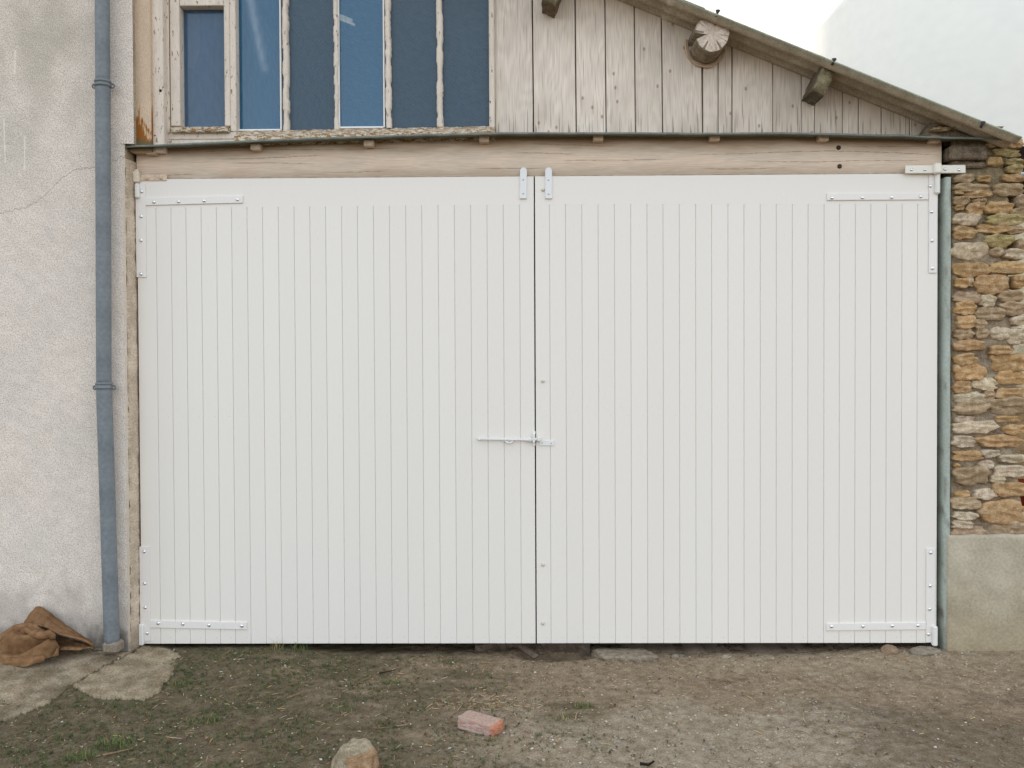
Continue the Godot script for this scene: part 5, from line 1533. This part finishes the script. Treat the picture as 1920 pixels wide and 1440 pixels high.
	var pf := func(u: float, v: float):
		var a := TAU * u; var b := PI * (v - 0.5)
		var d := Vector3(cos(a) * cos(b), sin(b), -sin(a) * cos(b))
		var q := d * pow(pow(absf(d.x) + 1e-5, 8.0) + pow(absf(d.y) + 1e-5, 8.0) + pow(absf(d.z) + 1e-5, 8.0), -0.125)
		q *= 1.0 + 0.05 * nb.get_noise_3dv(q * 2.0) + 0.02 * nb.get_noise_3dv(q * 7.0)
		return [Vector3(q.x * 0.155 + q.z * 0.03, q.y * 0.036, q.z * 0.08), S(172, 161, 142).lerp(S(142, 132, 116), clampf(0.5 + na.get_noise_3dv(q * 2.0), 0, 1)), Vector2(u, v)]
	grid(s, 64, 40, pf)
	put("body", s, M.stone, o)
	o.position.y = ground_y(o.position.x, o.position.z) - 0.006
	for q in [["rounded pinkish stone poking up under the right door near its hinge", Vector3(1.9144, 0.0292, 0.03), Vector3(0.048, 0.036, 0.04), 2.0, S(176, 152, 128)], ["low grey stone lump under the bottom hinge of the right door", Vector3(2.1025, 0.0409, 0.04), Vector3(0.085, 0.026, 0.05), 5.0, S(172, 162, 146)], ["small white stone in front of the sill, left of a pair under the right door", Vector3(0.7545, -0.0046, 0.03), Vector3(0.020, 0.014, 0.016), 6.0, S(180, 172, 156)], ["small grey stone in front of the sill, right of a pair under the right door", Vector3(0.7881, -0.0079, 0.02), Vector3(0.018, 0.012, 0.014), 7.0, S(150, 144, 132)], ["pale flat stone at the foot of the sill under the right door", Vector3(1.0275, -0.0071, 0.05), Vector3(0.028, 0.012, 0.018), 9.0, S(188, 176, 154)], ["small tan pebble on bare ground at the right, alone", Vector3(1.7179, 0.0017, 0.4811), Vector3(0.012, 0.009, 0.010), 12.0, S(190, 166, 132)], ["flat tan stone chip on soil below the right bottom hinge", Vector3(1.9391, 0.016, 0.1404), Vector3(0.020, 0.008, 0.014), 13.0, S(180, 150, 116)]]:
		var p: Vector3 = q[1]
		o = thing("small_stone", q[0], "stone", on_ground(p.x, p.z, q[2].y * 0.15), "loose stones in the yard")
		s = st0()
		boulder(s, q[2], q[3], func(d, pp): return (q[4] as Color).lerp(q[4] * 0.75, clampf(0.5 + na.get_noise_3dv(pp * 3.0), 0, 1)), [[Vector3(0.3, 1, 0.2).normalized(), 0.8], [Vector3(-0.8, 0.3, 0.6).normalized(), 0.8]], 20, 14)
		put("body", s, M.stone, o)
	# two laths thrust into the hollow under the gap between the doors
	for q in [["longer grey lath thrust into the hollow under the door gap", Vector3(-0.098, 0.0382, -0.06), Vector3(-0.0077, -0.0056, 0.025)], ["shorter dark lath in the hollow, right of the longer one", Vector3(0.0032, 0.0257, -0.1), Vector3(0.0313, -0.0028, -0.03)]]:
		var a: Vector3 = q[1]; var b: Vector3 = q[2]
		o = thing("wooden_lath", q[0], "lath", b)
		s = st0()
		var z := (b - a).normalized()
		var x := Vector3(0.4, 0.5, 0.8).cross(z).normalized()
		box(s, Vector3.ZERO, Vector3(0.034, 0.014, (b - a).length() + 0.02), 0.003, S(128, 112, 100), Transform3D(Basis(x, z.cross(x), z), (a - b) * 0.5))
		put("body", s, M.grey_wood, o)
	# straws and twigs one can tell apart
	stick("straw_stalk", "long pale straw stalk on the grass at the lower left", "straw", Vector3(-1.7695, 0, 1.2997), Vector3(-1.677, 0, 1.2397), 0.0045, S(172, 148, 112))
	stick("straw_stalk", "pair of short pale stalks near the limestone block, the upper one", "straw", Vector3(-0.7158, 0, 1.0359), Vector3(-0.652, 0, 1.0302), 0.003, S(178, 146, 108))
	stick("straw_stalk", "kinked pale stalk between limestone block and brick", "straw", Vector3(-0.6251, 0, 1.0246), Vector3(-0.6028, 0, 0.9493), 0.0035, S(184, 158, 128), 0.006, 0.5)
	stick("straw_stalk", "slanting straw stalk in the middle of the yard, left of the brick", "straw", Vector3(-0.9096, -0.0013, 0.4909), Vector3(-0.8344, -0.0029, 0.3575), 0.0035, S(150, 122, 92))
	stick("twig", "dark twig on the ground near the middle of the left door", "twig", Vector3(-0.807, -0.0033, 0.3249), Vector3(-0.7332, -0.004, 0.2668), 0.004, S(84, 66, 52))
	stick("straw_stalk", "pale stalk bent over weeds, far left of the brick", "straw", Vector3(-1.1937, 0.0001, 0.6641), Vector3(-1.1226, 0.0001, 0.6022), 0.0035, S(176, 150, 112))
	stick("straw_stalk", "thin yellow stalk lying near the doors, right of centre of the left leaf", "straw", Vector3(-0.2962, -0.0054, 0.1388), Vector3(-0.211, -0.0054, 0.139), 0.0025, S(196, 164, 116))
	stick("twig", "dark curved twig at the lower edge of the picture, right of centre", "twig", Vector3(0.3849, 0, 1.3742), Vector3(0.4413, 0, 1.3601), 0.006, S(60, 52, 46), 0.006, 0.3)
	tuft("dense green grass tuft, largest of those at the lower left", Vector3(-1.778, 0, 1.1831), 150, 0.085, 0.060)
	tuft("green grass tuft at the bottom left, left of the long straw stalk", Vector3(-1.8552, 0, 1.3145), 110, 0.065, 0.052)
	tuft("low green grass tuft right of the long straw, below the smaller slab", Vector3(-1.5007, 0, 0.9254), 100, 0.075, 0.040)
	tuft("short grass tuft at the right edge of the smaller slab", Vector3(-1.7798, 0.0074, 0.4768), 70, 0.06, 0.036)
	tuft("bright green grass tuft alone on the bare ground right of centre", Vector3(0.2113, 0, 0.7515), 60, 0.045, 0.042)
	tuft("thin grass tuft with dry blades, left of the lone green tuft", Vector3(0.124, 0, 0.9138), 40, 0.06, 0.038, 1)
	tuft("grass tuft in front of the left door, beside the dark twig", Vector3(-0.7329, -0.0019, 0.4373), 60, 0.05, 0.034)
	tuft("tall thin grass blades at the sill under the left door, left of two", Vector3(-1.4179, 0.0287, 0.0182), 22, 0.035, 0.095, 1)
	tuft("green and dry blades at the sill under the left door, right of two", Vector3(-1.2969, 0.0196, -0.0009), 40, 0.05, 0.070, 0)
	tuft("dark green weeds between slab and limestone block", Vector3(-0.8996, 0, 0.7766), 90, 0.075, 0.030)
	tuft("small green tuft at the right foot of the brick", Vector3(-0.2072, 0, 1.1453), 24, 0.025, 0.030)

func scatter(called: String, label: String, cat: String, mesh: Mesh, m: Material, n: int, place: Callable):
	var mm := MultiMesh.new()
	mm.transform_format = MultiMesh.TRANSFORM_3D
	mm.use_colors = true
	mm.mesh = mesh
	var xf := []; var cols := []
	var tries := 0
	while xf.size() < n and tries < n * 12:
		tries += 1
		var r = place.call()
		if r != null:
			xf.append(r[0]); cols.append(r[1])
	mm.instance_count = xf.size()
	for i in xf.size():
		mm.set_instance_transform(i, xf[i])
		mm.set_instance_color(i, cols[i])
	var o := MultiMeshInstance3D.new()
	o.multimesh = mm
	o.material_override = m
	o.name = fresh(called)
	add_child(o)
	tag(o, label, cat, "", "stuff")

func on_slab(x: float, z: float) -> bool:
	return x < -2.05 and z < 0.50 + 0.35 * clampf((-2.2 - x) * 2.0, 0, 1)

func build_litter():
	# crumbs and pebbles of the trodden soil
	var s := st0(true)
	boulder(s, Vector3.ONE, 4.0, func(d, p): return Color.WHITE, [[Vector3(0.3, 1, 0.2).normalized(), 0.75], [Vector3(-0.8, 0.3, 0.6).normalized(), 0.75], [Vector3(0.7, 0.2, 0.7).normalized(), 0.8]], 8, 5)
	s.generate_normals()
	var peb := s.commit()
	scatter("soil_crumbs", "crumbs of earth and tiny pebbles strewn over the yard", "gravel", peb, M.stuff, 12000, func():
		var x := rng.randf_range(-2.9, 2.9); var z := pow(rng.randf(), 0.8) * 1.75 + 0.0
		if on_slab(x, z): return null
		var r := 0.0016 + 0.0062 * pow(rng.randf(), 4.0)
		var c := soil_color(x, z) * rng.randf_range(0.6, 1.1)
		if rng.randf() < 0.05: c = [S(176, 164, 146), S(190, 180, 164), S(160, 120, 92)][rng.randi() % 3]
		var b := Basis.from_euler(Vector3(rng.randf() * TAU, rng.randf() * TAU, rng.randf() * TAU)).scaled(Vector3(r, r * 0.7, r * rng.randf_range(0.7, 1.5)))
		return [Transform3D(b, on_ground(x, z, r * 0.2)), c])
	# white chips of lime and wood
	scatter("pale_chips", "pale chips of lime and wood scattered over the yard", "gravel", peb, M.stuff, 380, func():
		var x := rng.randf_range(-2.4, 2.2); var z := rng.randf() * 1.6 + 0.03
		if rng.randf() > 0.75 - 0.32 * x: return null
		if on_slab(x, z) and rng.randf() > 0.25: return null
		var r := 0.002 + 0.0035 * pow(rng.randf(), 2.5)
		var b := Basis.from_euler(Vector3(rng.randf_range(-0.4, 0.4), rng.randf() * TAU, rng.randf_range(-0.4, 0.4))).scaled_local(Vector3(r * rng.randf_range(0.8, 2.2), r * 0.45, r))
		var y := slab_top(x, z) if on_slab(x, z) else ground_y(x, z)
		return [Transform3D(b, Vector3(x, y + r * 0.5, z)), [S(206, 200, 188), S(190, 182, 166), S(200, 178, 150)][rng.randi() % 3]])
	# bits of straw, thickest above the brick
	s = st0()
	tube(s, [Vector3(-1, 0, 0), Vector3(-0.3, 0.06, 0.02), Vector3(0.4, 0.05, -0.03), Vector3(1, 0, 0.02)], [0.05, 0.055, 0.05, 0.04], 5, Color.WHITE)
	s.generate_normals()
	var straw := s.commit()
	var heap: Vector3 = Vector3(-0.2622, 0, 0.7117)
	scatter("straw_bits", "short bits of straw and dry stems littering the yard", "straw", straw, M.stuff, 900, func():
		var x: float; var z: float
		if rng.randf() < 0.14:
			var d := sqrt(-log(maxf(rng.randf(), 1e-4))) * 0.10; var a := rng.randf() * TAU
			x = heap.x + cos(a) * d * 1.6; z = heap.z + sin(a) * d * 0.9
		else:
			x = rng.randf_range(-2.6, 2.4); z = rng.randf() * 1.65
			if rng.randf() > 0.75 - 0.25 * x: return null
		if on_slab(x, z) or z < 0.03: return null
		var r := rng.randf_range(0.006, 0.022)
		var b := Basis.from_euler(Vector3(rng.randf_range(-0.2, 0.2), rng.randf() * TAU, rng.randf_range(-0.25, 0.25))).scaled_local(Vector3(r, rng.randf_range(0.018, 0.03), rng.randf_range(0.018, 0.03)))
		return [Transform3D(b, on_ground(x, z, 0.004)), [S(206, 172, 118), S(176, 150, 112), S(150, 126, 96), S(196, 178, 150), S(120, 96, 74)][rng.randi() % 5]])
	# dead leaves and bark trodden into the soil
	s = st0(true)
	face(s, Vector3(-1, 0, 0), Vector3(0, 0.12, 0.5), Vector3(1, 0.05, 0.1), Vector3(0.1, 0.16, -0.5), Color.WHITE)
	s.generate_normals()
	scatter("leaf_litter", "dark bits of leaf and bark trodden into the soil", "litter", s.commit(), M.stuff, 2200, func():
		var x := rng.randf_range(-2.8, 2.6); var z := rng.randf() * 1.7 + 0.02
		if on_slab(x, z) or rng.randf() > maxf(0.62 - 0.24 * x, 0.7 * exp(-pow((x - 0.9) / 0.6, 2.0) - pow((z - 0.35) / 0.25, 2.0))): return null
		var r := rng.randf_range(0.005, 0.013)
		var b := Basis.from_euler(Vector3(rng.randf_range(-0.4, 0.4), rng.randf() * TAU, rng.randf_range(-0.4, 0.4))).scaled_local(Vector3(r, r, r * 0.8))
		return [Transform3D(b, on_ground(x, z, 0.005)), [S(84, 68, 54), S(104, 84, 66), S(130, 106, 82), S(70, 60, 48)][rng.randi() % 4]])
	# short grass, thickest at the lower left and thin along the sill
	s = st0(true)
	for k in 5: blade(s, Vector3(rng.randf_range(-0.25, 0.25), 0, rng.randf_range(-0.25, 0.25)), rng.randf_range(0.6, 1.1), 0.045, rng.randf() * TAU, rng.randf_range(0.2, 1.0), Color.WHITE)
	s.generate_normals()
	scatter("short_grass", "short sparse grass growing through the soil at the left", "grass", s.commit(), M.leaf, 7500, func():
		var x := rng.randf_range(-2.9, 1.2); var z := rng.randf() * 1.7 + 0.01
		var d := 0.55 + 1.5 * na.get_noise_2d(x * 2.6, z * 2.6 + 40.0)
		d *= smoothstep(0.7, -1.6, x - 0.5 * (z - 0.9)) * 1.15
		if z < 0.12 and x < -0.5: d = maxf(d, 0.5)
		if on_slab(x, z) or rng.randf() > d: return null
		var h := rng.randf_range(0.010, 0.030)
		var b := Basis(Vector3.UP, rng.randf() * TAU).scaled_local(Vector3(h, h, h))
		return [Transform3D(b, on_ground(x, z, -0.001)), [S(78, 98, 54), S(68, 88, 50), S(96, 104, 66), S(124, 112, 80), S(90, 86, 60)][rng.randi() % 5]])
